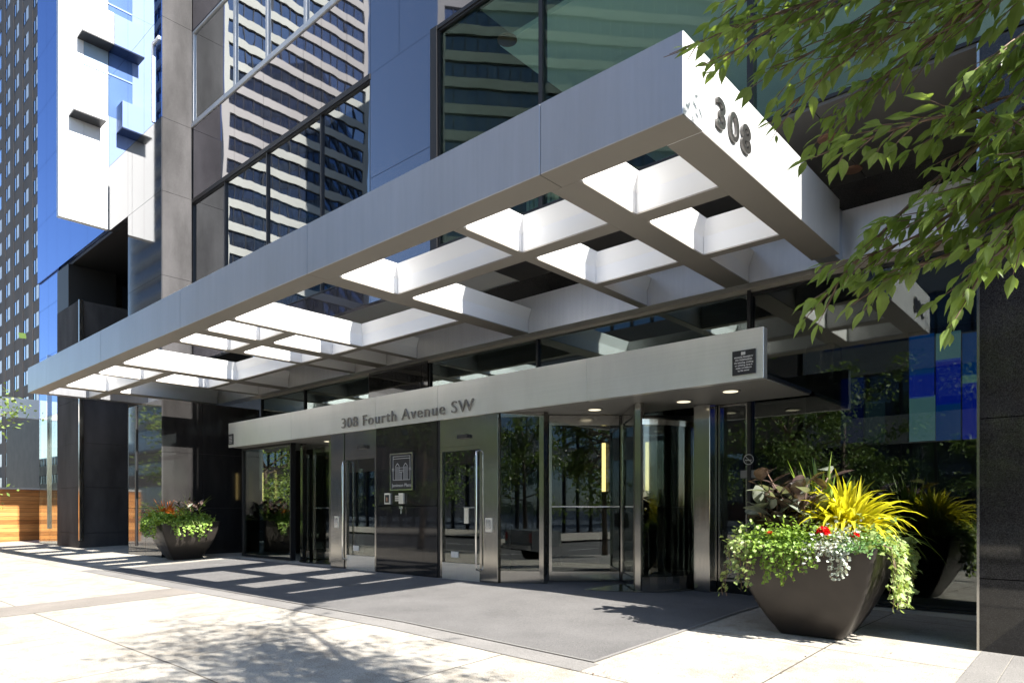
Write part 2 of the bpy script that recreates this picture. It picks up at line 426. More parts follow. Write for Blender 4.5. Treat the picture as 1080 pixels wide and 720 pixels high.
for x0, x1 in ((-160, -6), (-6, 8), (8, 60)):
    z0, z1 = gz(x0, -1.6), gz(x1, -1.6)
    b = len(mb.v)
    mb.v += [(x0, -1.75, z0 - .3), (x1, -1.75, z1 - .3), (x1, -1.6, z1 - .3), (x0, -1.6, z0 - .3), (x0, -1.75, z0 + .006), (x1, -1.75, z1 + .006), (x1, -1.6, z1 + .006), (x0, -1.6, z0 + .006)]
    mb.f += [tuple(b + i for i in q) for q in ((4, 5, 6, 7), (0, 1, 5, 4), (2, 3, 7, 6), (0, 4, 7, 3), (1, 2, 6, 5))]
struct('kerb', mb, 'kerbstone')
mb = MB()
for k in range(-30, 12):
    xx = k * 5.0
    for a in (0,):
        q = sheet(xx, xx + 2.2, -6.95, -6.83, .004, roadz, xs=BX); b = len(mb.v); mb.v += q.v; mb.f += [tuple(b + i for i in f) for f in q.f]
struct('road_marking', mb, 'white')
struct('far_sidewalk', sheet(-160, 60, -30, -12, .12, roadz, xs=BX), 'concrete')
struct('ground', MB().face([(-2500, -2500, -1.6), (2500, -2500, -1.6), (2500, 2500, -1.6), (-2500, 2500, -1.6)]), 'asphalt')

# entrance mat: rubber-ribbed carpet in a thin metal frame
em = thing('entrance_mat', 'long charcoal carpet mat laid in front of the doors under the canopy', 'mat', (-9.5, 6.3, gz(-9.5, 6.3)))
sheet(-15.8, -3.45, 4.88, 7.74, .009, xs=BX, ys=BY).build('carpet', 'mat', em)
mb = MB()
for q in (sheet(-15.84, -3.41, 4.85, 4.88, .013, xs=BX, ys=BY), sheet(-3.45, -3.41, 4.88, 9.3, .013, xs=BX, ys=BY), sheet(-15.84, -15.8, 4.88, 8.0, .013, xs=BX, ys=BY)):
    b = len(mb.v); mb.v += q.v; mb.f += [tuple(b + i for i in f) for f in q.f]
mb.build('edge_trim', 'paver', em)
sheet(-7.3, -3.45, 7.74, 9.3, .009, xs=BX, ys=BY).build('carpet_inlet', 'mat', em)

# ================================================================== MAIN BUILDING
bd = thing('office_building', 'dark polished granite and mirrored glass office building behind the steel canopy', 'building', (-9, 7.55, 0))
YU = 7.55; XL = -17.85; YW = 6.8
def pane_window(x0, x1, y, z0, z1, glass, fr='frame', t=.05, dep=.12, mull=(), trans=()):
    f = MB()
    f.box(x0, x0 + t, y, y + dep, z0, z1).box(x1 - t, x1, y, y + dep, z0, z1)
    f.box(x0 + t, x1 - t, y, y + dep, z0, z0 + t).box(x0 + t, x1 - t, y, y + dep, z1 - t, z1)
    o = f.build('window', fr, bd)
    MB().box(x0 + t, x1 - t, y + .04, y + .052, z0 + t, z1 - t).build('pane', glass, o)
    for m_ in mull: MB().box(m_ - .025, m_ + .025, y - .01, y + .09, z0 + t, z1 - t).build('mullion', fr, o)
    for q in trans: MB().box(x0 + t, x1 - t, y - .006, y + .085, q - .03, q + .03).build('transom', fr, o)
    return o
def panels(x0, x1, y0, y1, zs, xs, gap=.009):
    mb = MB(); X = [x0, *xs, x1]
    for a, b in zip(X[:-1], X[1:]):
        for c, d in zip(zs[:-1], zs[1:]): mb.box(a + gap / 2, b - gap / 2, y0, y1, c + gap / 2, d - gap / 2)
    return mb
# first upper storey, left bays: mirrored glass in thin black frames
for x0, x1 in ((XL, -16.05), (-16.05, -14.06), (-14.06, -11.92), (-11.92, -10.28)):
    pane_window(x0, x1, YU, 5.47, 9.02, 'mirror_glass', t=.022)
MB().box(XL, -10.28, YU - .02, YU + .1, 9.02, 9.12).build('head_rail', 'frame', bd)
# second storey: pale mullions
for x0, x1 in ((XL, -15.57), (-15.57, -14.06), (-14.06, -12.5), (-12.5, -10.95), (-10.95, -9.45), (-9.45, -8.6)):
    pane_window(x0, x1, YU, 11.06, 13.42, 'mirror_glass', fr='white_frame', t=.05)
MB().box(XL, -8.6, YU - .03, YU + .1, 10.96, 11.06).build('sill_rail', 'white_frame', bd)
panels(XL, -10.28, YU, YU + .12, (9.12, 10.96), (-15.57, -14.2, -12.56, -11.9, -11.02)).build('spandrel_panel', 'spandrel', bd)
panels(-10.28, -8.62, YU - .004, YU + .12, (5.0, 7.2, 9.1), ()).build('spandrel_panel', 'spandrel', bd)
panels(-10.28, 8, YU, YU + .12, (9.1, 10.96), (-9.45, -7.6, -6.25, -3.17, -.1, 3)).build('spandrel_panel', 'spandrel', bd)
panels(XL, 8, YU, YU + .12, (13.45, 15.3), (-15.57, -14.2, -12.56, -10.95, -9.45, -7.6, -5, -2, 1, 4)).build('spandrel_panel', 'spandrel', bd)
panels(XL, -8.62, YU, YU + .12, (4.93, 5.46), (-14.06, -10.28)).build('spandrel_panel', 'spandrel', bd)
MB().box(-8.6, -8.44, YU - .03, YU + .15, 5.4, 9.12).build('frame_post', 'frame', bd)
# right bays: large greenish glazing over the overhang
for x0, x1 in ((-8.44, -6.25), (-6.25, -3.17), (-3.17, -.1), (-.1, 2.98), (2.98, 6.06)):
    pane_window(x0, x1, YU, 5.47, 9.06, 'green_glass', t=.035, trans=(6.45,) if x0 > -4 else ())
MB().box(-8.44, 8, YU - .02, YU + .1, 9.06, 9.12).build('head_rail', 'frame', bd)
for x0, x1 in ((-8.44, -6.25), (-6.25, -3.17), (-3.17, -.1), (-.1, 2.98)):
    pane_window(x0, x1, YU, 11.06, 13.42, 'mirror_glass', t=.04)
# body above, roof
MB().box(XL, 8, YU + .2, 24, 15.31, 30).build('upper_wall', 'spandrel', bd)
# rooms behind the glass
MB().box(XL, 8, YU + .15, 20, 10.2, 10.95).build('floor_slab', 'ceiling', bd)
MB().box(XL, 8, YU + .15, 20, 13.45, 15.3).build('floor_slab', 'ceiling', bd)
MB().box(XL, 8, YU + .15, 20, 5.5, 5.56).build('upper_floor', 'ceiling', bd)
MB().box(-7.6, 8, YU + .6, 20, 8.72, 8.8).build('upper_ceiling', 'ceiling', bd)
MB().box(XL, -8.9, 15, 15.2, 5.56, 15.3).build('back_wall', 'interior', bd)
MB().box(-8.9, 8, 15, 15.2, 5.56, 15.3).build('back_wall', 'band_grey', bd)
MB().box(-8.9, -8.7, YU + .3, 15, 5.56, 10.2).build('cross_wall', 'interior', bd)
mb = MB()
for i, (xx, zz) in enumerate(((-8.3, 7.6), (-8.3, 6.75), (-6.9, 7.5), (-6.2, 7.45))):
    mb = MB()
    for k in range(7): mb.box(xx + k * .10, xx + k * .10 + .07, 9.6 + .02 * i, 9.72 + .02 * i, zz - .35 + .02 * (k % 3), zz + .35 - .05 * (k * 7 % 5))
    mb.build('pale_infill', 'books', bd)

# soffit of the overhang
panels(-8.62, 8, 0, 0, (0, 1), ())
mb = MB()
for a, b in ((-8.44, -5.4), (-5.39, -2.5), (-2.49, .55), (.56, 3.6), (3.61, 8)):
    for c, d in ((YU + .02, 8.5), (8.51, 9.6)): mb.box(a, b, c, d, 5.43, 5.466)
mb.build('overhang_soffit', 'soffit', bd)
# steel band at canopy level and the recess behind it
mb = MB()
for a, b in ((-21.8, -20.1), (-20.094, -16.1), (-16.094, -12.08), (-12.074, -8.06), (-8.054, -4.06), (-4.054, -1.03)): mb.box(a, b, 9.17, 9.52, 4.27, 4.91)
mb.build('steel_band', 'alu_band', bd, bevel=.004)
MB().box(-17.8, 3, 9.6, 9.7, 4.4, 5.43).build('recess_wall', 'granite_dark', bd)
# lower glazing plane
YG = 9.4
for x0, x1 in ((-17.82, -15.6), (-15.6, -12.85), (-10.78, -7.86), (-7.86, -3.95)):
    pane_window(x0, x1, YG, 3.3, 4.24, 'transom_glass', t=.02)
MB().box(-17.82, 2.2, YG - .01, YG + .2, 4.21, 4.268).build('head_rail', 'alu_soffit', bd)
o = pane_window(-3.95, 2.2, YG, -.06, 4.2, 'lobby_glass', t=.03)
MB().box(-3.975, -3.925, YG - .03, YG + .1, -.2, 4.24).build('mullion', 'frame', bd)
MB().box(-3.93, 2.2, YG - .05, YG + .12, -.3, -.06).build('sill', 'steel', bd)
pane_window(-4.42, -3.98, YG, .12, 2.67, 'lobby_glass', fr='steel_v', t=.03)
MB().box(-4.42, -3.98, YG - .01, YG + .1, -.1, .12).build('sill', 'granite_dark', bd)
# core wall between the doors, dark polished stone
panels(-12.83, -10.8, YG - .02, YG + .3, (3.27, 4.26), (-11.0,)).build('core_wall', 'granite_dark', bd)
panels(-10.42, -8.72, 7.79, 9.3, (-.06, 1.22, 2.665), ()).build('stone_panel', 'granite_dark', bd)
MB().box(-8.72, -8.66, 7.80, 7.95, -.05, 2.665).build('door_jamb', 'frame', bd)
# right-hand granite pier
o = MB()
for a, b in ((-.3, .52), (.528, 1.98), (1.988, 3.7), (3.708, 5.428)): o.box(-1.0, 6, 7.52, 9.38, a, b)
o.build('granite_pier', 'granite_dark', bd)
MB().box(-1.02, -1.0, 7.50, 9.3, -.3, 5.42).build('pier_trim', 'steel_v', bd)
# -------- left wing
mb = MB()
for a, b in ((4.95, 7.0), (7.008, 9.1), (9.108, 10.93), (10.938, 13.44), (13.448, 15.9), (15.91, 19)): mb.box(XL - .4, XL, YW + .012, YU - .012 if True else 0, a, b)
mb.build('granite_pier', 'granite', bd)
mb = panels(-20.11, XL - .0, YW - .012, YW + .008, (4.95, 7.0, 9.1, 10.93), (-18.97,))
mb.build('wing_cladding', 'granite_mid', bd)
panels(-21.62, XL - .0, YW - .012, YW + .2, (10.93, 13.44, 15.9, 19), (-20.11, -18.97)).build('wing_glazing', 'blue_glass', bd)
panels(-21.62, -20.11, YW - .012, YW + .2, (9.1, 10.93), ()).build('wing_cladding', 'granite_mid', bd)
MB().box(-20.11, XL - .41, YW + .01, 9.4, 4.95, 20).build('wing_wall', 'interior', bd)
MB().box(-21.6, -20.12, YW + .22, 9.4, 9.12, 20).build('wing_wall', 'interior', bd)
MB().box(-18.38, -18.3, YW - .05, YW - .013, 10.97, 12.9).build('window_frame', 'white_frame', bd)
MB().box(-18.38, -17.95, YW - .05, YW - .013, 12.9, 12.98).build('window_frame', 'white_frame', bd)
# low clad wall beneath the canopy: polished, front and side
panels(-20.1, -17.86, YW, YW + .05, (-.1, 1.2, 2.6, 3.92), (-19.55, -18.9)).build('wing_cladding', 'granite_mid', bd)
panels(-17.92, -17.87, 0, 0, (0, 1), ())
mb = MB()
for a, b in ((6.84, 7.8), (7.81, 8.9), (8.91, 9.38)):
    for c, d in ((-.1, 1.2), (1.208, 2.6), (2.608, 3.92)): mb.box(-17.9, -17.86, a, b, c, d)
mb.build('wing_cladding', 'granite_dark', bd)
MB().box(-20.06, -17.9, YW + .06, 9.38, -.1, 3.9).build('wing_wall', 'interior', bd)
MB().box(-19.56, -19.48, YW - .03, YW, .2, 3.9).build('mullion', 'frame', bd)
# tall black entry recess and the pillar before it
MB().box(-28.95, -20.12, 8.9, 9.1, -.1, 20).build('recess_wall', 'black', bd)
MB().box(-24.3, -21.7, 8.6, 8.88, -.1, 9.1).build('recess_wall', 'black', bd)
MB().box(-26.6, -20.12, 6.9, 8.9, 9.11, 9.2).build('recess_soffit', 'black', bd)
pane_window(-21.68, -20.14, 8.5, 3.1, 4.4, 'blue_glass', t=.04)
pane_window(-21.68, -20.14, 8.5, 5.0, 8.9, 'spandrel', t=.04, trans=(6.3,))
MB().box(-21.68, -20.14, 8.5, 8.55, -.1, 3.1).build('entry_door', 'black', bd)
mb = MB()
for a, b in ((-.2, .42), (.428, 1.86), (1.868, 3.25), (3.258, 4.6), (4.608, 6.1), (6.108, 7.7)): mb.box(-26.6, -24.3, YW, 8.2, a, b)
mb.build('granite_pillar', 'granite', bd)
MB().box(-24.29, -24.22, YW - .02, YW + .1, .2, 7.7).build('pillar_trim', 'steel_v', bd)
MB().box(-26.6, -25.4, YW + .004, 8.2, 7.71, 9.1).build('pillar_head', 'black', bd)
# corner glazing and blue curtain wall
panels(-28.95, -26.62, YW + .05, YW + .11, (4.4, 6.5, 8.2, 9.2), (-27.8,)).build('corner_glazing', 'blue_glass', bd)
panels(-28.95, -26.62, YW + .05, YW + .11, (-.15, 1.75, 4.4), (-27.8,)).build('corner_glazing', 'lobby_glass', bd)
MB().box(-28.95, -21.62, YW + .21, 8.8, 9.22, 20).build('wing_wall', 'interior', bd)
MB().box(-28.95, -26.62, YW + .15, 8.8, 5.0, 9.19).build('wing_wall', 'interior', bd)
MB().box(-27.74, -27.69, YW - .02, YW + .05, .5, 6.5).build('mullion', 'steel_v', bd)
# white projecting fin, sunlit, with two small boxes on its flank
mb = MB()
for a, b in ((5.56, 6.16), (6.166, 6.78)):
    for c, d in ((9.16, 12.4), (12.406, 15.6), (15.606, 20)):
        if a < 6 or d < 13: mb.box(-21.8, -21.62, a, b, c, d)
fin = mb.build('projecting_fin', 'white_clad', bd)
for c, d in ((12.406, 13.6), (13.606, 15.6), (15.606, 20)): MB().box(-21.8, -21.62, 6.166, 6.78, c, d).build('glass_panel', 'pale_panel', fin)
for z in (13.6, 15.6): MB().box(-21.625, -21.60, 6.17, 6.78, z - .02, z + .02).build('trim', 'white_frame', fin)
panels(-28.95, -21.82, YW - .004, YW + .2, (9.21, 11.2, 13.2, 15.2, 17.2, 19.5), (-27.8, -26.6, -25.2, -23.5)).build('wing_glazing', 'blue_glass', bd)
for y0, z0, z1 in ((5.80, 12.0, 12.75), (6.0, 14.25, 15.1)):
    o = MB().box(-21.61, -21.15, y0, y0 + .78, z0, z1).build('projecting_box', 'white_clad', bd)
    MB().box(-21.61, -21.145, y0 - .005, y0 + .785, z0 - .04, z0 - .002).build('underside', 'frame', o)
# lobby room
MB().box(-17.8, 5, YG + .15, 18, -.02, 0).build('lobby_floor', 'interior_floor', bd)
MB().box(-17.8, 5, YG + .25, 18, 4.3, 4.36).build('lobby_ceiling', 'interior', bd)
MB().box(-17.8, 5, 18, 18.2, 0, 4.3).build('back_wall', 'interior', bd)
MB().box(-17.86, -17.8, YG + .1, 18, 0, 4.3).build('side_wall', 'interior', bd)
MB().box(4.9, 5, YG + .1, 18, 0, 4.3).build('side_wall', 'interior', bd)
mb = MB()
for xx in (-14.5, -11.5, -8.2, -4.6): mb.box(xx, xx + .5, 13.6, 14.1, 0, 4.3)
mb.build('lobby_column', 'granite_dark', bd)

# entrance header with its lettering
HX0, HX1 = -16.32, -3.10
mb = MB()
for a, b in zip((HX0, -13.4, -10.42, -8.7, -5.6), (-13.4, -10.42, -8.7, -5.6, HX1)): mb.box(a + .003, b - .003, 7.77, 7.81, 2.67, 3.26) if b < -3.5 else mb.box(a + .003, b - .003, 7.77, 7.88, 2.67, 3.26)
hd = mb.build('entrance_header', 'steel', bd, bevel=.002)
MB().box(HX0 + .004, -4.05, 7.885, 9.38, 2.69, 3.25).build('header_box', 'frame', hd)
MB().box(-4.048, HX1 - .004, 7.885, 9.38, 2.69, 2.73).build('header_slab', 'frame', hd)
text('lettering', '308 Fourth Avenue SW', .285, .009, (-11.52, 7.757, 2.755), XP, ZP, 'letters', hd, width=3.68, bold=-.001, space=1.12)
mb = MB()
for a, b in ((HX0 + .02, -13.0), (-12.99, -9.57), (-9.56, -6.2), (-6.19, HX1 - .02)): mb.box(a, b, 7.885, 9.36, 2.672, 2.686)
mb.build('entrance_soffit', 'soffit_light', bd)
# door pillars
for x0, x1, y0, y1 in ((-11.93, -11.47, 7.785, 8.1), (-7.66, -7.31, 7.785, 8.1), (-4.68, -4.43, 9.15, 9.39)):
    MB().box(x0, x1, y0, y1, -.1, 2.668).build('door_pillar', 'steel_v', bd, bevel=.006)
# hinged doors
for x0, x1, hs in ((-11.45, -10.44, -1), (-8.66, -7.67, 1)):
    d = MB().box(x0, x0 + .05, 7.80, 7.88, -.05, 2.2).box(x1 - .05, x1, 7.80, 7.88, -.05, 2.2).box(x0 + .05, x1 - .05, 7.80, 7.88, 2.13, 2.2).build('door', 'steel_v', bd)
    MB().box(x0 + .05, x1 - .05, 7.83, 7.842, .27, 2.13).build('glass', 'lobby_glass', d)
    MB().box(x0 + .05, x1 - .05, 7.80, 7.86, -.03, .27).build('kick_plate', 'steel', d)
    MB().box(x0, x1, 7.80, 7.9, 2.203, 2.668).build('head_panel', 'steel_v', d)
    hx = x0 + .05 if hs < 0 else x1 - .04
    MB().tube([(hx, 7.80, .18), (hx, 7.72, .2), (hx, 7.71, .26), (hx, 7.71, 2.02), (hx, 7.72, 2.08), (hx, 7.80, 2.1)], .017, 10).build('handle', 'chrome', d, smooth=True)
    cx = (x0 + x1) / 2
    MB().box(cx - .02, cx + .22, 7.74, 7.80, 2.32, 2.38).build('door_sensor', 'black', d)
    MB().box(x0 + .25, x0 + .42, 7.815, 7.829, .36, .46).build('sticker', 'lens', d)
    if hs > 0:
        MB().box(x1 - .42, x1 - .1, 7.79, 7.81, 1.18, 1.2).build('push_bar', 'chrome', d)
        MB().box(x1 - .42, x1 - .32, 7.81, 7.829, .93, 1.18).build('lock_plate', 'steel', d)
# revolving doors
def revolving(cx, mir):
    cy_ = 9.3
    f = lambda x: cx + mir * (x + 6.0)
    rv = MB()
    for px_, py_ in ((-6.74, 8.22), (-5.14, 8.42)): rv.bar((f(px_) - .045, py_), (f(px_) + .045, py_), .1, -.08, 2.668)
    rv.disc((cx, cy_, -.02), 1.3, .025, 40)
    rv = rv.build('revolving_door', 'steel_v', bd)
    # sidelight from pillar to post and curved drum wall
    ang = lambda x, y: math.atan2(y - cy_, x - cx)
    side = [(f(-7.29), 7.84), (f(-6.79), 8.19)]
    MB().bar(*side, .02, .2, 2.60).build('drum_glass', 'lobby_glass', rv)
    MB().bar(*side, .05, -.06, .2).build('kick_plate', 'steel_v', rv)
    MB().bar(*side, .05, 2.60, 2.665).build('drum_rail', 'steel_v', rv)
    arc = [Vector((f(-6.0 + 1.24 * math.cos(a)), cy_ + 1.24 * math.sin(a))) for a in [math.radians(-45 + 5.6 * i) for i in range(9)]]
    g_, k_, t_ = MB(), MB(), MB()
    for a, b in zip(arc[:-1], arc[1:]): g_.bar(a, b, .02, .2, 2.36); k_.bar(a, b, .05, -.08, .2); t_.bar(a, b, .05, 2.36, 2.44)
    g_.build('drum_glass', 'lobby_glass', rv); k_.build('kick_plate', 'steel_v', rv); t_.build('drum_rail', 'steel_v', rv)
    arc = [Vector((f(-6.0 + 1.24 * math.cos(a)), cy_ + 1.24 * math.sin(a))) for a in [math.radians(180 + 5 * i) for i in range(9)]]
    g2 = MB()
    for a, b in zip(arc[:-1], arc[1:]): g2.bar(a, b, .02, .2, 2.36)
    g2.build('drum_glass', 'lobby_glass', rv)
    MB().tube([(cx, cy_, 0), (cx, cy_, 2.66)], .035, 10).build('centre_shaft', 'steel_v', rv)
    for q in range(4):
        a = math.radians(42 + 90 * q) if mir > 0 else math.radians(25 + 90 * q)
        e = (cx + 1.17 * math.cos(a), cy_ + 1.17 * math.sin(a)); s_ = (cx + .05 * math.cos(a), cy_ + .05 * math.sin(a))
        wg = MB().bar(s_, e, .045, .02, .17).bar(s_, e, .05, 2.50, 2.66)
        e2 = (cx + 1.125 * math.cos(a), cy_ + 1.125 * math.sin(a))
        wg.bar(e2, e, .05, .171, 2.499)
        wg.build('wing', 'steel_v', rv)
        MB().bar(s_, e2, .012, .17, 2.5).build('wing_glass', 'lobby_glass', rv)
        nn = Vector((-math.sin(a), math.cos(a))) * .06
        MB().tube([(s_[0] + nn.x, s_[1] + nn.y, 1.2), (e2[0] + nn.x, e2[1] + nn.y, 1.2)], .014, 8).build('push_bar', 'chrome', rv)
    return rv
revolving(-6.0, 1)
revolving(-13.14, -1)
# fixed glass beside the far revolving door
for x0, x1 in ((-16.3, -14.0),):
    pane_window(x0, x1, 8.1, .02, 2.66, 'lobby_glass', t=.04)
MB().box(-16.31, -16.27, 8.2, 9.38, -.02, 2.66).build('return_glass', 'lobby_glass', bd)

# ================================================================== CANOPY
cp = thing('entrance_canopy', 'open steel beam canopy with deep fascias projecting over the entrance', 'canopy', (-12, 7, 4.27))
Z0, Z1 = 4.27, 4.93
LINERS = []
xs = [-21.8, -20.1, -16.1, -12.08, -8.06, -4.06, -2.6]
for a, b in zip(xs[:-1], xs[1:]):
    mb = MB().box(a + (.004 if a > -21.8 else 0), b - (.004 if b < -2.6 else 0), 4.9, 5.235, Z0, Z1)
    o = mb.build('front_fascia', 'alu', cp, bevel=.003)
    LINERS.append((o, a + .02, b - .02 if b < -3 else -2.94))
    MB().box(a + .004, b - .004, 4.903, 5.232, Z0 - .004, Z0 - .001).build('soffit_strip', 'alu_soffit', o)
sf = MB().box(-2.93, -2.6, 5.242, 8.86, Z0, Z1).build('side_fascia', 'alu_sunlit', cp, bevel=.003)
MB().box(-2.599, -2.597, 4.905, 5.238, Z0 + .003, Z1 - .003).build('sunlit_end_sheet', 'alu_sunlit', sf)  # thin added sheet giving the front fascia's end the sunlit colour
MB().box(-2.927, -2.603, 5.245, 8.857, Z0 - .004, Z0 - .001).build('soffit_strip', 'alu_soffit', sf)
MB().box(-2.9, -2.66, 8.862, 9.168, Z0 + .004, Z1 - .02).build('fascia_link', 'alu', cp)
MB().box(-21.8, -21.5, 5.242, 9.165, Z0, Z1).build('end_beam', 'alu', cp, bevel=.003)
ZV, ZT, SPL = 4.50, 4.69, .07     # webs rise upright to ZV, then splay outwards to ZT
def loft(pr, axis, c0, c1):
    mb = MB(); n = len(pr)
    mb.v = [((p, c, q) if axis == 'y' else (c, p, q)) for c in (c0, c1) for p, q in pr]
    mb.f = [tuple(range(n)), tuple(reversed(range(n, 2 * n)))] + [(i, n + i, n + (i + 1) % n, (i + 1) % n) for i in range(n)]
    return mb
def beam(x0, x1, y0, y1, dz=0, SPL=SPL):
    alongy = (y1 - y0) > (x1 - x0) * 1.0 if dz != 1 else False
    a, b, c0, c1 = (x0, x1, y0, y1) if alongy else (y0, y1, x0, x1)
    zt = ZT - (0 if alongy else .006) - (.003 if dz else 0)
    pr = [(a + .003, Z0 + .016), (b - .003, Z0 + .016), (b - .003, ZV), (b + SPL, zt), (a - SPL, zt), (a + .003, ZV)]
    o = loft(pr, 'y' if alongy else 'x', c0 + .001, c1 - .001).build('beam', 'coffer', cp)
    MB().box(x0, x1, y0, y1, Z0, Z0 + .015).build('flange', 'alu_soffit', o)
for o, a, b in LINERS: loft([(5.2355, Z0 + .016), (5.24, Z0 + .016), (5.24, ZV), (5.24 + SPL, ZT - .002), (5.2355, ZT - .002)], 'x', a, b).build('liner', 'coffer', o)
loft([(-2.931, Z0 + .016), (-2.935, Z0 + .016), (-2.935, ZV), (-2.935 - SPL, ZT - .001), (-2.931, ZT - .001)], 'y', 5.25, 8.85).build('liner', 'coffer', sf)
for xc in (-4.03, -8.03, -12.07, -16.12, -20.1): beam(xc - .17, xc + .17, 5.242, 9.165, SPL=.004 if -13 < xc < -12 else SPL)
def xb(x0, x1, ya, yb): beam(x0, x1, ya, yb, 1)
xb(-3.858, -2.932, 6.25, 6.48); xb(-3.858, -2.932, 7.80, 7.94)
xb(-7.858, -4.202, 6.25, 6.48); beam(-5.6, -5.46, 5.242, 6.248, 2); beam(-5.6, -5.46, 6.482, 9.165, 2); xb(-5.458, -4.202, 7.80, 7.94)
beam(-11.03, -10.89, 5.242, 9.165, 2); xb(-10.888, -8.202, 7.80, 7.94); xb(-11.898, -11.032, 6.25, 6.48); xb(-11.898, -11.032, 7.80, 7.94)
beam(-13.2, -13.06, 5.242, 9.165, 2); xb(-13.058, -12.242, 6.25, 6.48); xb(-15.948, -13.202, 7.80, 7.94); xb(-13.058, -12.242, 7.80, 7.94)
beam(-17.65, -17.51, 5.242, 9.165, 2); xb(-17.508, -16.292, 6.25, 6.48); xb(-17.508, -16.292, 7.80, 7.94); xb(-19.928, -17.652, 6.25, 6.48)
xb(-21.498, -20.272, 6.25, 6.48); xb(-21.498, -20.272, 7.80, 7.94)
text('numerals', '308',   .36, .012, (-2.585, 5.44, 4.41), YP, ZP, 'numeral', sf, width=.70, bold=.004, space=1.2)
# soffit edge glass strip behind the beams
MB().box(-17.8, -1.05, 9.53, 9.58, 4.275, 4.33).build('rear_angle', 'alu_soffit', cp)

# ================================================================== SIGNS AND FITTINGS ON THE WALLS
pl = thing('notice_plaque', 'small black notice plaque with pale lettering on the right end of the steel header', 'sign', (-3.3, 7.765, 2.9))
MB().box(-3.47, -3.19, 7.752, 7.768, 2.735, 3.02).build('board', 'plaque', pl, bevel=.002)
mb = MB().box(-3.36, -3.31, 7.749, 7.7515, 2.965, 3.0); mb.build('emblem', 'plaque_ink', pl)
for i, t_ in enumerate(('PRIVATE PROPERTY', 'NO TRESPASSING', 'No loitering, smoking', 'or soliciting. Area is', 'under surveillance', 'by the owner')):
    text('lettering', t_, .026, .001, (-3.33, 7.751, 2.93 - i * .031), XP, ZP, 'plaque_ink', pl, align='CENTER', bold=.0008)
p2 = thing('notice_plaque', 'tiny dark notice plaque on the far left end of the steel header', 'sign', (-16.2, 7.765, 2.8))
MB().box(-16.28, -16.06, 7.752, 7.768, 2.735, 2.99).build('board', 'plaque', p2)
mb = MB()
for i in range(5): MB().box(-16.25, -16.09, 7.749, 7.7515, 2.92 - i * .036, 2.932 - i * .036).build('lettering_line', 'plaque_ink', p2)
# crest sign
cs = thing('crest_sign', 'framed sign with a line drawing of a twin towered building on the black stone panel', 'sign', (-9.6, 7.785, 1.85))
x0, x1, z0, z1 = -9.97, -9.33, 1.50, 2.17
MB().box(x0, x1, 7.765, 7.79, z0, z1).build('board', 'plaque', cs)
mb = MB().box(x0, x1, 7.75, 7.764, z1 - .025, z1).box(x0, x1, 7.75, 7.764, z0, z0 + .025).box(x0, x0 + .025, 7.75, 7.764, z0 + .025, z1 - .025).box(x1 - .025, x1, 7.75, 7.764, z0 + .025, z1 - .025)
mb.build('frame', 'chrome', cs)
mb = MB()
def ln(a, b, c, d, t_=.009):  # line in sign coordinates 0..1
    X0 = x0 + .05 + (x1 - x0 - .1) * a; X1 = x0 + .05 + (x1 - x0 - .1) * c; Z0_ = z0 + .04 + (z1 - z0 - .08) * b; Z1_ = z0 + .04 + (z1 - z0 - .08) * d
    mb.tube([(X0, 7.762, Z0_), (X1, 7.762, Z1_)], t_ * .6, 5)
for a in ((.06, .25, .06, .97), (.94, .25, .94, .97), (.06, .97, .94, .97), (.06, .25, .94, .25), (.2, .25, .2, .68), (.38, .25, .38, .68), (.2, .68, .29, .76), (.29, .76, .38, .68), (.26, .25, .26, .66), (.32, .25, .32, .66),
          (.62, .25, .62, .68), (.8, .25, .8, .68), (.62, .68, .71, .76), (.71, .76, .8, .68), (.68, .25, .68, .66), (.74, .25, .74, .66), (.38, .62, .62, .62), (.38, .55, .62, .55), (.38, .5, .62, .5), (.5, .25, .5, .5), (.44, .25, .44, .5),
          (0, .6, .12, .6), (.88, .6, 1, .6), (0, .55, .12, .55), (.88, .55, 1, .55), (.06, .9, .94, .9)): ln(*a)
mb.build('line_drawing', 'plaque_ink', cs)
text('lettering', 'Jamieson Place', .09, .002, (x0 + .05, 7.762, z0 + .065), XP, ZP, 'plaque_ink', cs, width=x1 - x0 - .1)
# intercom, keypad, lever, card readers, decal
it = thing('intercom_box', 'square intercom box left below the framed sign on black stone', 'intercom', (-10.06, 7.785, 1.3))
MB().box(-10.14, -9.97, 7.755, 7.788, 1.255, 1.455).build('frame', 'steel', it, bevel=.004)
MB().box(-10.11, -10.0, 7.749, 7.7545, 1.285, 1.425).build('screen', 'plaque', it); MB().box(-10.07, -10.03, 7.743, 7.7485, 1.31, 1.38).build('handset', 'copper', it)
kp = thing('keypad', 'steel keypad with cover plate right below the framed sign', 'keypad', (-9.75, 7.785, 1.3))
MB().box(-9.84, -9.72, 7.765, 7.788, 1.30, 1.42).build('backplate', 'plaque', kp)
mb = MB()
for i in range(3):
    for j in range(3): mb.box(-9.83 + i * .036, -9.803 + i * .036, 7.758, 7.7645, 1.31 + j * .036, 1.337 + j * .036)
mb.build('buttons', 'steel', kp)
MB().box(-9.715, -9.58, 7.745, 7.788, 1.26, 1.45).build('cover_plate', 'steel', kp, bevel=.005)
lv = thing('door_lever', 'small bright lever fixed on the black stone joint below the keypad', 'lever', (-9.66, 7.785, 1.2))
MB().box(-9.71, -9.61, 7.75, 7.788, 1.17, 1.22).build('plate', 'chrome', lv); MB().tube([(-9.63, 7.74, 1.21), (-9.63, 7.74, 1.08)], .014, 8).build('grip', 'chrome', lv)
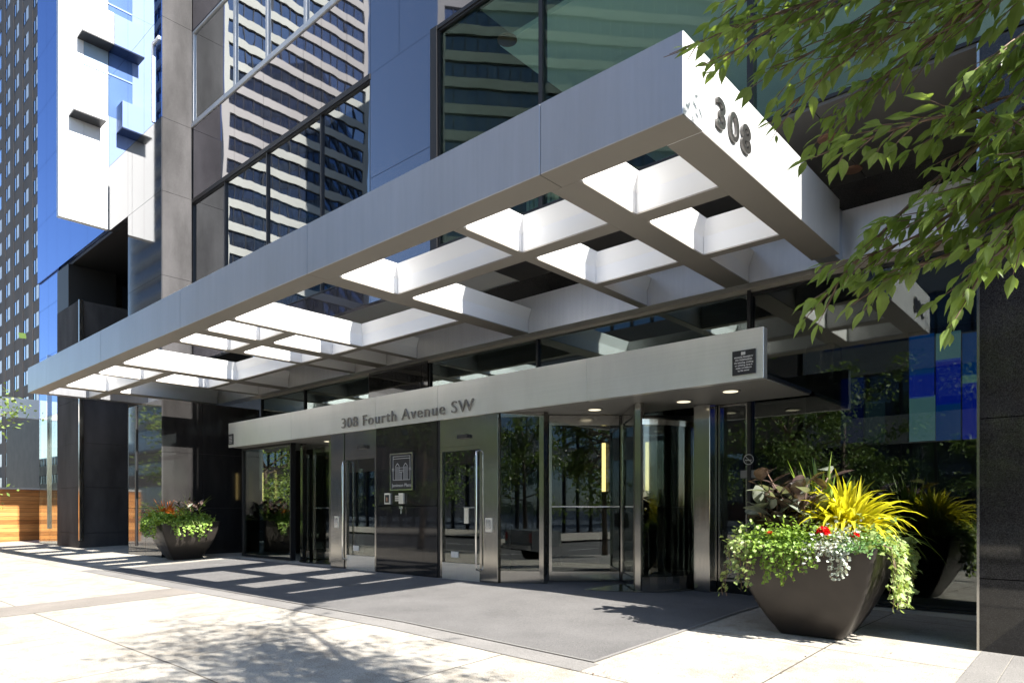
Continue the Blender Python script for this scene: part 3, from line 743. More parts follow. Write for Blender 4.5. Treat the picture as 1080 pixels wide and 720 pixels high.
def reader(cx, label):
    t_ = thing('push_plate', label, 'door button', (cx, 7.78, .95), 'accessible door push plates')
    MB().box(cx - .075, cx + .075, 7.768, 7.784, .80, 1.02).build('backplate', 'steel', t_, bevel=.003)
    MB().box(cx - .055, cx + .055, 7.756, 7.7675, .85, 1.0).build('button', 'chrome', t_, bevel=.004)
reader(-7.49, 'square steel push plate on the door pillar beside the near revolving door')
reader(-11.70, 'square steel push plate on the door pillar left of the far hinged door')
dc = thing('no_smoking_decal', 'round no smoking decal above a pale notice on the dark glass behind the planter', 'sticker', (-3.93, 9.39, 1.8))
ring = []
cxd, czd = -3.95, 1.86
mb = MB(); mb.tube([(cxd + .07 * math.cos(a), 9.36, czd + .07 * math.sin(a)) for a in [i * math.pi / 12 for i in range(25)]], .006, 6)
mb.tube([(cxd - .05, 9.36, czd + .05), (cxd + .05, 9.36, czd - .05)], .006, 6); mb.tube([(cxd - .05, 9.362, czd - .01), (cxd + .045, 9.362, czd - .01)], .008, 6)
mb.build('ring', 'plaque_ink', dc)
MB().box(cxd - .13, cxd - .015, 9.392, 9.396, 1.60, 1.71).box(cxd + .015, cxd + .125, 9.392, 9.396, 1.60, 1.71).build('notice', 'band_grey', dc)

# ceiling lights
def downlight(x, y, z, r, lit, label, grp):
    t_ = thing('ceiling_light', label, 'ceiling light', (x, y, z), grp)
    MB().tube([(x, y, z - .012), (x, y, z + .004)], [r, r], 20).build('trim_ring', 'copper' if not lit else 'soffit_light', t_)
    MB().tube([(x, y, z - .016), (x, y, z - .0125)], r * .78, 20).build('lamp_lens', 'lamp' if lit else 'copper', t_)
downlight(-3.76, 8.35, 2.672, .12, True, 'lit round ceiling light under the header near its right end', 'lit lights under the header')
downlight(-4.6, 8.7, 2.672, .12, True, 'lit round ceiling light under the header beside the right steel door post', 'lit lights under the header')
downlight(-5.97, 8.5, 2.672, .12, True, 'lit round ceiling light above the near revolving door', 'lit lights under the header')
downlight(-13.1, 8.5, 2.672, .12, True, 'lit round ceiling light above the far revolving door', 'lit lights under the header')
downlight(-2.56, 8.28, 5.428, .11, False, 'unlit copper rimmed light in the dark soffit, first behind the canopy corner', 'copper soffit lights')
downlight(-2.56, 9.25, 5.428, .11, False, 'unlit copper rimmed light in the dark soffit nearest the steel band', 'copper soffit lights')
p_ = at(535, 42, (8.72 - EYE) * 720 / (537.5 - 42)); downlight(p_.x, p_.y, 8.718, .16, False, 'copper rimmed light in the upper room ceiling behind the green glass', 'upper room lights')
p_ = at(775, 25, (8.72 - EYE) * 720 / (537.5 - 25)); downlight(p_.x, p_.y, 8.718, .16, False, 'copper rimmed light in the upper room ceiling above the canopy numerals', 'upper room lights')
# lobby lamps and art glass
for px, y0, y1, Y, lb in ((636, 467, 518, 13.5, 'tall yellow wall lamp seen through the near revolving door wing'), (682, 466, 517, 13.5, 'tall yellow wall lamp seen right of the steel door post'), (277, 498, 527, 13.5, 'tall yellow wall lamp seen through the far fixed glass')):
    x, y = ray(px); d = Y / y; wz = d / 720
    t_ = thing('wall_lamp', lb, 'wall lamp', (x * d, Y, 1.15), 'yellow lobby wall lamps')
    za, zb = EYE - (y1 - 537.5) * wz, EYE - (y0 - 537.5) * wz
    MB().box(x * d - .035, x * d + .035, Y, Y + .06, za, zb).build('diffuser', 'sconce', t_)
    MB().box(x * d - .045, x * d + .045, Y - .01, Y + .08, za - .05, za - .002).box(x * d - .045, x * d + .045, Y - .01, Y + .08, zb + .002, zb + .05).build('bracket', 'frame', t_)
    MB().box(x * d - .16, x * d + .16, Y + .09, Y + .3, 0, 4.28).build('backing_column', 'granite_dark', t_)
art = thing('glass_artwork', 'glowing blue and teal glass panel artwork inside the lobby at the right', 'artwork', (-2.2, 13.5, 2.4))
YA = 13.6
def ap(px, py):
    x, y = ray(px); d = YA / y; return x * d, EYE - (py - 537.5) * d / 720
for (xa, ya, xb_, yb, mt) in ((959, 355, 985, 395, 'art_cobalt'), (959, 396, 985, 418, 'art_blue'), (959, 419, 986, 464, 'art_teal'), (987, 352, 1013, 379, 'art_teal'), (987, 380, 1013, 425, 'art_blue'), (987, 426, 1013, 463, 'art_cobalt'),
                              (1015, 352, 1032, 395, 'art_cobalt'), (1015, 396, 1032, 403, 'art_teal'), (1015, 404, 1034, 462, 'art_blue'), (887, 400, 910, 466, 'art_blue_reflection'), (912, 424, 933, 466, 'art_teal_reflection')):
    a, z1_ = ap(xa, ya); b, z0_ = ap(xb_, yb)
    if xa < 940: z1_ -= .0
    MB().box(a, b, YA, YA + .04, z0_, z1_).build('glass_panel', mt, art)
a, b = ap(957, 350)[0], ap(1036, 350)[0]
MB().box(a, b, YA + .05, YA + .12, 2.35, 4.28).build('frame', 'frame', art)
# bench in the lobby seen through the far glass
bn = thing('lobby_sofa', 'pale low sofa inside the lobby behind the far fixed glass', 'sofa', (-16, 11.2, 0))
x_, y_ = ray(258); d_ = 11.0 / y_; X_ = x_ * d_
MB().box(X_ - .9, X_ + .9, 11.0, 11.7, .14, .45).build('seat', 'band_grey', bn, bevel=.03); MB().box(X_ - .9, X_ + .9, 11.55, 11.75, .455, .85).build('backrest', 'band_grey', bn, bevel=.03)
for sx in (-.8, .8): MB().box(X_ + sx - .03, X_ + sx + .03, 11.1, 11.16, 0, .14).build('leg', 'chrome', bn)

# ================================================================== PLANTERS
PROF = tuple((z * 1.2, h) for z, h in ((0, .30), (.06, .345), (.14, .405), (.24, .47), (.36, .535), (.48, .585), (.60, .625), (.72, .655), (.76, .662)))
def rsq(hs, z, rc, n=5):
    pts = []
    r = min(rc, hs * .5)
    for q, (sx, sy) in enumerate(((1, 1), (-1, 1), (-1, -1), (1, -1))):
        for i in range(n):
            a = math.radians(90 * q + 90 * i / (n - 1))
            pts.append((sx * (hs - r) + r * math.cos(a), sy * (hs - r) + r * math.sin(a), z))
    return pts
def planter(loc, rz, label):
    t_ = thing('planter', label, 'planter', loc, 'curved bronze planters')
    rings = [rsq(h_, z_, .05) for z_, h_ in PROF] + [rsq(.625, .912, .04), rsq(.60, .77, .04)]
    mb = MB(); n = len(rings[0])
    for r_ in rings: mb.v += [tuple(Vector(p) + Vector(loc)) for p in r_]
    for i in range(len(rings) - 1):
        for k in range(n): mb.f.append((i * n + k, i * n + (k + 1) % n, (i + 1) * n + (k + 1) % n, (i + 1) * n + k))
    mb.f.append(tuple(reversed(range(n))))
    o = mb.build('bowl', 'bronze', t_)
    for f in o.data.polygons: f.use_smooth = True
    o.data.set_sharp_from_angle(angle=math.radians(35))
    s_ = MB(); s_.v = [tuple(Vector(p) + Vector(loc)) for p in rsq(.603, .82, .04)]; s_.f = [tuple(range(len(s_.v)))]
    b = len(s_.v); s_.v += [tuple(Vector((p[0], p[1], .76)) + Vector(loc)) for p in rsq(.59, .76, .04)]; nn = b
    for k in range(nn): s_.f.append((b + k, b + (k + 1) % nn, (k + 1) % nn, k))
    s_.build('soil', 'soil', t_)
    t_.rotation_euler = (0, 0, rz)
    return t_
P1 = Vector((-2.37, 7.36, gz(-2.37, 7.36))); RZ1 = math.radians(4)
P2 = Vector((-17.02, 6.98, gz(-17.02, 6.98))); RZ2 = math.radians(-6)
planter(P1, RZ1, 'curved dark bronze planter with yellow grass standing right of the entrance mat')
planter(P2, RZ2, 'curved dark bronze planter with orange foliage standing at the far end of the canopy')
def rv3(r, s=1): return Vector((r.uniform(-1, 1), r.uniform(-1, 1), r.uniform(-1, 1))) * s
def blade(mb, base, d0, L, W, droop, seg=7, r=R):
    """arching strap leaf"""
    p = Vector(base); d = d0.normalized(); side = d.cross(Vector((0, 0, 1)))
    if side.length < .05: side = Vector((r.uniform(-1, 1), r.uniform(-1, 1), 0))
    side.normalize(); b = len(mb.v)
    for i in range(seg + 1):
        t = i / seg
        wv = W * (.55 + .45 * math.sin(math.pi * min(1, t * 1.25 + .12))) * (1 - t ** 3) * .5
        nn = side.cross(d).normalized()
        mb.v += [tuple(p - side * wv + nn * wv * .5), tuple(p), tuple(p + side * wv + nn * wv * .5)]
        p = p + d * (L / seg)
        d = (d + Vector((0, 0, -droop / seg * (1 + t * 1.5)))).normalized()
    for i in range(seg):
        a = b + 3 * i
        mb.f += [(a, a + 1, a + 4, a + 3), (a + 1, a + 2, a + 5, a + 4)]
def local(P, rz, x, y, z):
    return P + Vector((x * math.cos(rz) - y * math.sin(rz), x * math.sin(rz) + y * math.cos(rz), z))
def grass_plant(P, label, mat, n, L, W, spread, droop, seed, name='grass_plant', cat='plant', zscale=1):
    r = random.Random(seed); mb = MB()
    for i in range(n):
        a = r.uniform(0, 6.283); s = r.random() ** .7
        d = Vector((math.cos(a) * spread * s, math.sin(a) * spread * s, zscale))
        b = P + Vector((math.cos(a), math.sin(a), 0)) * r.uniform(.01, .09)
        blade(mb, b, d, L * r.uniform(.6, 1.1), W * r.uniform(.7, 1.2), droop * r.uniform(.6, 1.4), 8, r)
    t_ = thing(name, label, cat, P); mb.build('blades', mat, t_, smooth=True); return t_
def broad_plant(P, label, mats, n, H, L, W, seed, name='rubber_plant'):
    r = random.Random(seed); t_ = thing(name, label, 'plant', P)
    st = MB(); lv = [MB() for _ in mats]
    for k in range(n):
        a = 6.283 * k / n + r.uniform(-.4, .4); lean = r.uniform(.06, .36)
        h_ = H * r.uniform(.55, 1.0)
        pts = [P + Vector((math.cos(a) * lean * h_ * t * t + math.cos(a) * .05, math.sin(a) * lean * h_ * t * t + math.sin(a) * .05, h_ * t)) for t in (0, .35, .7, 1)]
        st.tube(pts, [.012, .011, .009, .006], 6)
        for j in range(7):
            t = .35 + .65 * j / 6
            p = pts[0].lerp(pts[-1], t); q = a + j * 2.4
            d = Vector((math.cos(q), math.sin(q), r.uniform(.35, 1.5)))
            lv[0 if r.random() < .66 else -1].leaf(p, d, Vector((0, 0, 1)) + rv3(r, .5), L * r.uniform(.7, 1.1), W * r.uniform(.8, 1.1), .18, .25, ((0, .15), (.15, .62), (.4, .98), (.65, .95), (.88, .5), (1, 0)))
    st.build('stem', 'twig', t_, smooth=True)
    for m_, l_ in zip(mats, lv): l_.build('foliage', m_, t_, smooth=True)
    return t_
IVY = ((0, .15), (.12, .9), (.3, .62), (.42, 1.0), (.6, .45), (.8, .3), (1, 0))
OVAL = ((0, .4), (.3, .95), (.6, 1.0), (.85, .6), (1, 0))
def trailing(P, rz, label, mat, strands, seed, leaf=.035, dens=1.0, seg=OVAL, name='trailing_plant', tilt=1.0, mound=0):
    """strands spill over the rim: each is (angle position along rim x,y outwards dir, drop length)"""
    r = random.Random(seed); t_ = thing(name, label, 'plant', P + Vector((0, 0, .7)))
    st, lv = MB(), MB()
    for (x, y, ox, oy, drop) in strands:
        s = local(P, rz, x, y, .86); o_ = local(Vector((0, 0, 0)), rz, ox, oy, 0)
        pts = [s, s + o_ * .10 + Vector((0, 0, .09)), s + o_ * .19 + Vector((0, 0, .05))]
        nseg = max(3, int(drop / .07)); p = pts[-1].copy()
        for i in range(nseg):
            p = p + Vector((r.uniform(-.02, .02), r.uniform(-.02, .02), -drop / nseg)) + o_ * r.uniform(-.012, .008); pts.append(p.copy())
        st.tube(pts, .003, 4)
        for a, b in zip(pts[:-1], pts[1:]):
            k = max(1, int((b - a).length / leaf * 1.9 * dens))
            for i in range(k):
                q = a.lerp(b, (i + r.random()) / k) + rv3(r, leaf * .5)
                d = Vector((r.uniform(-1, 1), r.uniform(-1, 1), r.uniform(-1.0, .5))) + o_ * .7
                lv.leaf(q, d, o_ + Vector((0, 0, .5)) + rv3(r, .6), leaf * r.uniform(.7, 1.3), leaf * r.uniform(.75, 1.1), .12, .2, seg)
        for i in range(mound):
            q = s + Vector((r.gauss(0, .07), r.gauss(0, .07), abs(r.gauss(0, .10))))
            lv.leaf(q, rv3(r) + Vector((0, 0, .4)) + o_ * .5, Vector((0, 0, 1)) + rv3(r, .6), leaf * r.uniform(.8, 1.3), leaf * r.uniform(.7, 1.0), .12, .2, seg)
    st.build('stem', 'twig', t_); lv.build('foliage', mat, t_, smooth=True)
    return t_
def rim_strands(r, specs):
    out = []
    for (side, a, b, n, lo, hi) in specs:
        for i in range(n):
            u = a + (b - a) * (i + r.random()) / n; dr = r.uniform(lo, hi)
            if side == 'f': out.append((u, -.58, 0, -1, dr))
            elif side == 'r': out.append((.58, u, 1, 0, dr))
            elif side == 'l': out.append((-.58, u, -1, 0, dr))
            else: out.append((u, .58, 0, 1, dr))
    return out
def geranium(P, label, heads, seed):
    r = random.Random(seed); t_ = thing('geranium', label, 'flower', P)
    st = MB()
    for (o_, rad) in heads:
        c = P + Vector(o_); st.tube([P + Vector((o_[0] * .3, o_[1] * .3, -.15)), c], .005, 5)
        mb = MB()
        for i in range(60):
            d = rv3(r).normalized(); d.z = abs(d.z) * .9 - .15
            mb.leaf(c + d * rad * .55, d + rv3(r, .5), rv3(r), rad * .75, rad * .75, .1, .2, OVAL)
        mb.build('flower_head', 'red', t_, smooth=True)
    st.build('stem', 'twig', t_); return t_
r = random.Random(3)
L1 = lambda x, y, z=.80: local(P1, RZ1, x, y, z)
broad_plant(L1(-.34, -.26), 'dark purple brown rubber plant with broad leaves at the left of the near planter', ('purple_leaf', 'pale_leaf'), 10, .78, .27, .14, 21)
broad_plant(L1(-.12, -.2), 'dark rubber plant with pale undersides beside the tall green blades', ('purple_leaf', 'pale_leaf'), 9, .86, .26, .135, 26)
grass_plant(L1(.02, .12), 'tall upright green strap leaved plant behind the yellow grass', 'green_blade', 30, .98, .12, .30, .55, 22, 'cordyline', zscale=1.2)
grass_plant(L1(.29, .0), 'fountain of bright yellow grass filling the near planter', 'yellow_blade', 280, .82, .125, .5, 1.7, 23, 'yellow_grass', zscale=1.25)
grass_plant(L1(.36, .25), 'thin olive grass arching over the far right corner of the near planter', 'green_blade', 40, .85, .03, 1.1, 1.6, 24, 'olive_grass')
trailing(P1, RZ1, 'lime green creeper spilling over the front rim of the near planter', 'lime', rim_strands(r, [('f', -.46, .16, 26, .07, .2), ('f', -.36, .06, 14, .2, .38)]), 31, .034, 1.2, OVAL, 'creeper', mound=60)
trailing(P1, RZ1, 'variegated ivy hanging from the left corner of the near planter', 'ivy', rim_strands(r, [('l', -.55, .3, 14, .12, .55), ('f', -.66, -.42, 9, .2, .5)]), 32, .05, 1.0, IVY, 'ivy_plant', mound=14)
trailing(P1, RZ1, 'silver leaved trailing plant on the front of the near planter', 'silver', rim_strands(r, [('f', .06, .42, 14, .05, .16), ('f', .30, .46, 6, .2, .36)]), 33, .03, 1.1, OVAL, 'silver_creeper', mound=44)
trailing(P1, RZ1, 'soft feathery green plant at the front right corner of the near planter', 'fern', rim_strands(r, [('f', .34, .60, 10, .02, .08), ('r', -.58, -.3, 6, .02, .1)]), 34, .026, 1.6, OVAL, 'feathery_plant', mound=46)
trailing(P1, RZ1, 'long trailing ivy hanging down the right side of the near planter', 'ivy', rim_strands(r, [('r', -.62, .58, 32, .25, .62)]), 35, .066, 1.0, IVY, 'ivy_plant', mound=18)
geranium(L1(.20, -.62, 1.05), 'red geranium with the largest flower head below the yellow grass', [((0, 0, 0), .052)], 41)
geranium(L1(.47, -.60, 1.02), 'small red geranium at the right front corner of the near planter', [((0, 0, 0), .036)], 42)
geranium(L1(-.30, -.60, 1.02), 'small red geranium below the dark rubber plant leaves', [((0, 0, 0), .032)], 43)
L2 = lambda x, y, z=.80: local(P2, RZ2, x, y, z)
grass_plant(L2(-.16, -.32), 'flame orange croton leaves standing in the far planter', 'orange', 90, .66, .09, .9, .7, 51, 'croton')
broad_plant(L2(-.3, .2), 'dark broad leaved plant at the back left of the far planter', ('purple_leaf',), 6, .55, .22, .1, 52, 'dark_plant')
broad_plant(L2(.35, .15), 'dark broad leaved plant at the back right of the far planter', ('purple_leaf', 'pale_leaf'), 6, .6, .2, .09, 53, 'dark_plant')
grass_plant(L2(.05, .15), 'tuft of upright green blades in the middle of the far planter', 'green_blade', 40, .85, .05, .7, .9, 54, 'green_grass')
grass_plant(L2(.5, -.1), 'pale arching grass at the right edge of the far planter', 'ivy', 40, .62, .035, 1.2, 1.8, 55, 'pale_grass')
trailing(P2, RZ2, 'bright lime creeper covering the front rim of the far planter', 'lime', rim_strands(r, [('f', -.5, .6, 40, .1, .42), ('r', -.5, .4, 18, .1, .45)]), 56, .06, 1.0, OVAL, 'creeper', mound=60)
trailing(P2, RZ2, 'pale variegated ivy over the left rim of the far planter', 'ivy', rim_strands(r, [('l', -.5, .4, 14, .06, .22), ('f', -.62, -.3, 10, .06, .25)]), 57, .055, .9, IVY, 'ivy_plant', mound=20)
geranium(L2(-.02, -.6, 1.0), 'small red geranium flower at the front of the far planter', [((0, 0, 0), .05)], 58)

# brown leaf crumbs along the paving joints near the planter
r = random.Random(77); mb = MB()
for i in range(130):
    k = r.random()
    if k < .45: x, y = -3.45 + r.gauss(0, .05) + r.random() * 1.6, 4.55 + abs(r.gauss(0, .035))
    elif k < .75: x, y = -2.1 + r.gauss(0, .03), r.uniform(4.6, 6.9)
    else: x, y = r.uniform(-3.3, -1.2), r.uniform(4.6, 7.0)
    mb.quadleaf(Vector((x, y, gz(x, y) + .006)), Vector((r.uniform(-1, 1), r.uniform(-1, 1), r.uniform(0, .25))), Vector((0, 0, 1)) + rv3(r, .3), r.uniform(.012, .035), r.uniform(.008, .02))
tag(mb.build('leaf_litter', 'twig'), 'brown leaf crumbs scattered along the paving joints near the planter', 'leaf litter', kind='stuff')

# ================================================================== TREES
def wob(p, s, seed): return p + Vector((mnoise.noise(p * s + Vector((seed, 0, 0))), mnoise.noise(p * s + Vector((0, seed, 9))), mnoise.noise(p * s + Vector((5, 0, seed)))))
def limb(mb, a, b, r0, r1, sag=.0, seg=7, wobble=.1, seed=0):
    pts = []
    for i in range(seg + 1):
        t = i / seg; p = Vector(a).lerp(Vector(b), t) + Vector((0, 0, sag * math.sin(math.pi * t)))
        k = math.sin(math.pi * t) * wobble
        p += Vector((mnoise.noise(Vector((t * 2.1, seed, 1))), mnoise.noise(Vector((t * 2.1, seed, 7))), mnoise.noise(Vector((t * 2.1, seed, 13))))) * k
        pts.append(p)
    mb.tube(pts, [r0 + (r1 - r0) * i / seg for i in range(seg + 1)], 8 if r0 > .02 else 5)
    return pts
LEAF = ((0, .04), (.1, .42), (.16, .55), (.27, .90), (.33, .84), (.46, 1.0), (.52, .88), (.66, .72), (.72, .56), (.86, .24), (1, 0))
def hides_numerals(q):
    u = .7433 * q.x + .669 * q.y; d = -.669 * q.x + .7433 * q.y
    if d < .5: return False
    px, py = 540 + 720 * u / d, 537.5 - 720 * (q.z - EYE) / d
    return py > 80 + .9 * (px - 735) and px < 825 and py < 300
def twig_leaves(st, lv, p0, d0, L, r, leafL=.10, sp=.045, droop=.5, r0=.004, clear=False):
    p = Vector(p0); d = d0.normalized(); n = max(3, int(L / sp)); pts = [p.copy()]
    side = d.cross(Vector((0, 0, 1)));
    if side.length < .1: side = Vector((1, 0, 0))
    side.normalize()
    for i in range(n):
        d = (d + rv3(r, .10) + Vector((0, 0, -droop * sp * 1.6))).normalized()
        p = p + d * (L / n); pts.append(p.copy())
        sgn = 1 if i % 2 else -1
        dl = d * .75 + side * sgn * r.uniform(.45, .95) + Vector((0, 0, r.uniform(-.55, .05)))
        l = leafL * r.uniform(.45, 1.2) * (.75 + .25 * math.sin(math.pi * (i + 1) / n))
        q = p + dl.normalized() * .012
        if clear and hides_numerals(q + dl.normalized() * l * .7): continue
        lv.leaf(q, dl, Vector((0, 0, 1)) + rv3(r, .35) + side * sgn * .25, l, l * r.uniform(.42, .52), r.uniform(.05, .6), r.uniform(.0, .55), LEAF)
    if not (clear and hides_numerals(p + d * leafL * .7)): lv.leaf(p, d, Vector((0, 0, 1)) + rv3(r, .3), leafL, leafL * .45, .2, .2, LEAF)
    st.tube(pts, [r0 * (1 - .6 * i / n) for i in range(n + 1)], 5)
def near_tree():
    r = random.Random(5)
    B = Vector((2.35, 2.5, gz(2.35, 2.5)))
    t_ = thing('street_tree', 'leafy street tree whose toothed green leaves hang over the top right corner', 'tree', B)
    tr, st, lv = MB(), MB(), MB()
    fork = Vector((2.3, 2.55, 2.7))
    limb(tr, B - Vector((0, 0, .05)), fork, .13, .085, 0, 6, .05, 2)
    # limbs that reach into the picture: end points, with the twigs that hang from them
    T = [(738, 52, 3.5, .5), (775, 62, 3.4, .6), (800, 30, 3.35, .8), (790, 5, 3.3, .8), (835, 75, 3.3, .8), (845, 110, 3.2, .7), (860, 25, 3.1, .9), (885, 70, 3.05, .9), (900, 120, 3.05, .8), (925, 20, 2.95, .9), (935, 85, 2.9, .9), (1030, 20, 2.6, .8), (1045, 90, 2.6, .8), (1070, 50, 2.45, .7),
         (885, 330, 3.0, .6), (925, 300, 2.95, .8), (945, 325, 2.9, .6), (900, 185, 3.0, .5), (985, 260, 2.8, .8), (1040, 225, 2.6, .9), (1050, 290, 2.6, .8), (1075, 200, 2.5, .8), (1030, 330, 2.65, .6), (975, 300, 2.8, .4), (1068, 140, 2.5, .8), (1080, 250, 2.5, .7), (1015, 160, 2.7, .6), (1085, 90, 2.45, .8)]
    hubs = []
    for i, (px, py, d, L) in enumerate(T):
        e = at(px, py - (34 if py > 150 else 8), d)
        up = 150 if py < 160 else 95
        hub = at(1240 + 30 * (i % 5), py - up, 2.3)
        if i % 3 == 0: limb(tr, fork + Vector((0, 0, .15 * (i % 4))), hub, .045, .022, .25, 7, .15, i)
        hubs.append(hub)
        hb = hubs[i - i % 3]
        pts = limb(st, hb, e, .014, .004, .10, 13, .13, i + .37)
        for k in range(4, 14):
            p = pts[k]; d_ = (pts[k] - pts[k - 1]).normalized()
            sd = d_.cross(Vector((0, 0, 1))).normalized()
            for s in (1, -1):
                if r.random() < .14: continue
                twig_leaves(st, lv, p, d_ + sd * s * r.uniform(.25, .7) + Vector((0, 0, r.uniform(-.3, .12))), r.uniform(.16, .36) * L, r, r.uniform(.075, .107), .042, .12, clear=True)
        twig_leaves(st, lv, pts[-1], (pts[-1] - pts[-2]), .2, r, .10, .045, .12, clear=True)
    # crown above the picture (casts the leaf shadow on the sidewalk)
    for i in range(50):
        a = r.uniform(0, 6.283); rad = math.sqrt(r.random())
        e = Vector((.75 + 2.3 * rad * math.cos(a), 3.05 + 1.25 * rad * math.sin(a), r.uniform(4.1, 5.9)))
        if i < 10: e = Vector((-.9 + .4 * r.random(), 2.6 + 1.7 * i / 10, 4.7 + .8 * r.random()))
        hub = Vector((1.9 + .3 * r.random(), 2.7, 3.6 + .5 * (i % 4)))
        if i % 4 == 0: limb(tr, fork, hub, .05, .03, .1, 5, .1, i)
        pts = limb(st, hub, e, .018, .005, .15, 9, .2, i + .11)
        for k in range(3, 10):
            d = (pts[k] - pts[k - 1]).normalized(); sd = d.cross(Vector((0, 0, 1))).normalized()
            for s in (1, -1): twig_leaves(st, lv, pts[k], d * .8 + sd * s * r.uniform(.4, .9) + Vector((0, 0, r.uniform(-.3, .2))), r.uniform(.3, .6), r, .1, .06)
    # a few sprays whose shadow falls on the canopy corner
    for i in range(6):
        s = Vector((-.2 + .5 * r.random(), 4.3, 5.9 + .2 * r.random())); e = Vector((-.75 + .5 * r.random(), 4.70 + .06 * i, 5.70 + .08 * i))
        pts = limb(st, s, e, .009, .004, .02, 6, .05, i + .7)
        for k in range(2, 7): twig_leaves(st, lv, pts[k], (pts[k] - pts[k - 1]) + rv3(r, .05), .25, r, .1, .07)
    limb(tr, fork, (-.1, 4.3, 5.9), .05, .009, .3, 8, .1, 4)
    tr.build('trunk', 'bark', t_, smooth=True); st.build('branch', 'twig', t_, smooth=True); lv.build('crown', 'leaf', t_)
near_tree()
def street_tree(x, y, h_, rad, label, seed, n=2600, z0=None, leaf=.16, mat='leaf_far', grp='street trees reflected in the glass', low=.32):
    r = random.Random(seed); z0 = gz(x, y) if z0 is None else z0
    B = Vector((x, y, z0)); t_ = thing('street_tree', label, 'tree', B, grp)
    tr, lv = MB(), MB()
    top = B + Vector((r.uniform(-.2, .2), r.uniform(-.2, .2), h_ * .62))
    limb(tr, B, top, .13, .06, 0, 7, .1, seed)
    tips = []
    for i in range(16):
        a = i * 2.4 + r.uniform(-.3, .3); t = r.uniform(low, 1); rr = rad * (1.15 - .75 * abs(t - .55)) * r.uniform(.65, 1.05)
        e = B + Vector((math.cos(a) * rr, math.sin(a) * rr, h_ * t))
        s = B + Vector((0, 0, h_ * min(.62, t * .8)))
        pts = limb(tr, s, e, .04, .01, .1, 5, .25, seed + i); tips += pts[2:]
    per = n // len(tips)
    for p in tips:
        for k in range(per):
            q = p + Vector((r.gauss(0, .30), r.gauss(0, .30), r.gauss(0, .22)))
            lv.quadleaf(q, rv3(r) + Vector((0, 0, -.3)), Vector((0, 0, 1)) + rv3(r, .9), leaf * r.uniform(.7, 1.3), leaf * r.uniform(.45, .7))
    tr.build('trunk', 'bark', t_, smooth=True); lv.build('crown', mat, t_)
zr = lambda x: roadz(x, 0) + .12
street_tree(-24.4, 3.2, 4.7, 2.05, 'small pale green street tree at the left edge near the wood wall', 61, 3400, None, .13, 'leaf_bright', None, .25)
street_tree(-9.5, -13.5, 8.5, 2.9, 'street tree across the road opposite the far revolving door', 62, 4200, zr(-9.5), .2, low=.22)
street_tree(-17, -13.4, 8, 2.8, 'street tree across the road, second to the left along the far kerb', 63, 4200, zr(-17), .2, low=.22)
street_tree(-26, -13.6, 8.2, 2.8, 'street tree across the road, third to the left along the far kerb', 64, 4200, zr(-26), .2, low=.22)
street_tree(-2.5, -13.4, 8.4, 2.9, 'street tree across the road straight behind the parked truck', 65, 4200, zr(-2.5), .2, low=.22)
street_tree(5, -13.4, 8, 2.9, 'street tree across the road to the right of the parked truck', 66, 4200, zr(5), .2, low=.22)
street_tree(13, -13.6, 8.6, 3.0, 'street tree across the road, farthest right along the far kerb', 67, 4200, zr(13), .2, low=.22)
street_tree(-13, -.9, 5.6, 1.5, 'slim street tree on the near kerb facing the framed sign', 68, 3000, None, .14, low=.35)
street_tree(-7.2, -1.0, 5.8, 1.6, 'slim street tree on the near kerb facing the hinged door', 69, 3200, None, .14, low=.33)
street_tree(-19.5, -1.0, 5.7, 1.6, 'slim street tree on the near kerb facing the far planter', 70, 3000, None, .14, low=.33)
street_tree(5.6, -.9, 5.8, 1.6, 'slim street tree on the near kerb to the right of the parked truck', 71, 3000, None, .14, low=.33)

# ================================================================== NEIGHBOURS AND OTHER SIDE OF THE STREET
# tan tower down the block
tw = thing('tan_tower', 'tan concrete tower with a grid of small windows at the left edge', 'building', (-116, 32, -1))
TX0, TX1 = -150.0, -98.0
YT = 25.0
body = MB()
# facade as a lattice so that the windows sit in real openings
cols = []; x = TX0 + 1.2
while x + 2.6 < TX1: cols.append(x); x += 5.0
rows = [4 + 3.55 * i for i in range(24)]
xe = [TX0] + [q for c in cols for q in (c, c + 2.9)] + [TX1]
ze = [-1] + [q for z in rows for q in (z, z + 2.0)] + [rows[-1] + 4]
for i in range(len(xe) - 1):
    if i % 2 == 0: body.box(xe[i], xe[i + 1], YT, YT + .6, ze[0], ze[-1])
    else:
        for j in range(0, len(ze) - 1, 2): body.box(xe[i], xe[i + 1], YT + .05, YT + .6, ze[j], ze[j + 1])
body.box(TX0, TX1, YT + .62, 45, -1, ze[-1])
body.build('wall', 'tan', tw)
vis = []
for c in cols:
    for z in rows:
        d = -.669 * c + .7433 * YT; u = .7433 * c + .669 * YT; px = 540 + 720 * u / d; py = 537 - 720 * (z - EYE) / d
        if -12 < px < 52 and -40 < py < 520: vis.append((abs(px - 20), c, z))
vis.sort(); keep = {(c, z) for _, c, z in vis[:98]}
w0 = MB().box(0, 2.9, 0, .05, 0, 2.0).build('window', 'tower_blue', tw); glare0 = MB().box(1.5, 2.7, -.03, -.005, .12, 1.95).build('pale_infill', 'white_clad', w0); f0 = MB().box(0, .1, -.06, -.001, 0, 2).box(2.8, 2.9, -.06, -.001, 0, 2).box(.1, 2.8, -.06, -.001, .0, .1).box(1.1, 1.2, -.06, -.001, .1, 2).build('frame', 'frame', w0)  # white slab stands in for sky brightness in half of each window
first = True
rest = MB()
for c in cols:
    for z in rows:
        if (c, z) in keep:
            if first: o = w0; first = False
            else:
                o = w0.copy(); COL.objects.link(o); o.parent = tw
                for q in (f0, glare0):
                    f = q.copy(); COL.objects.link(f); f.parent = o
            o.location = Vector((c, YT + .08, z))
        else: rest.box(c, c + 2.3, YT + .08, YT + .13, z, z + 2)
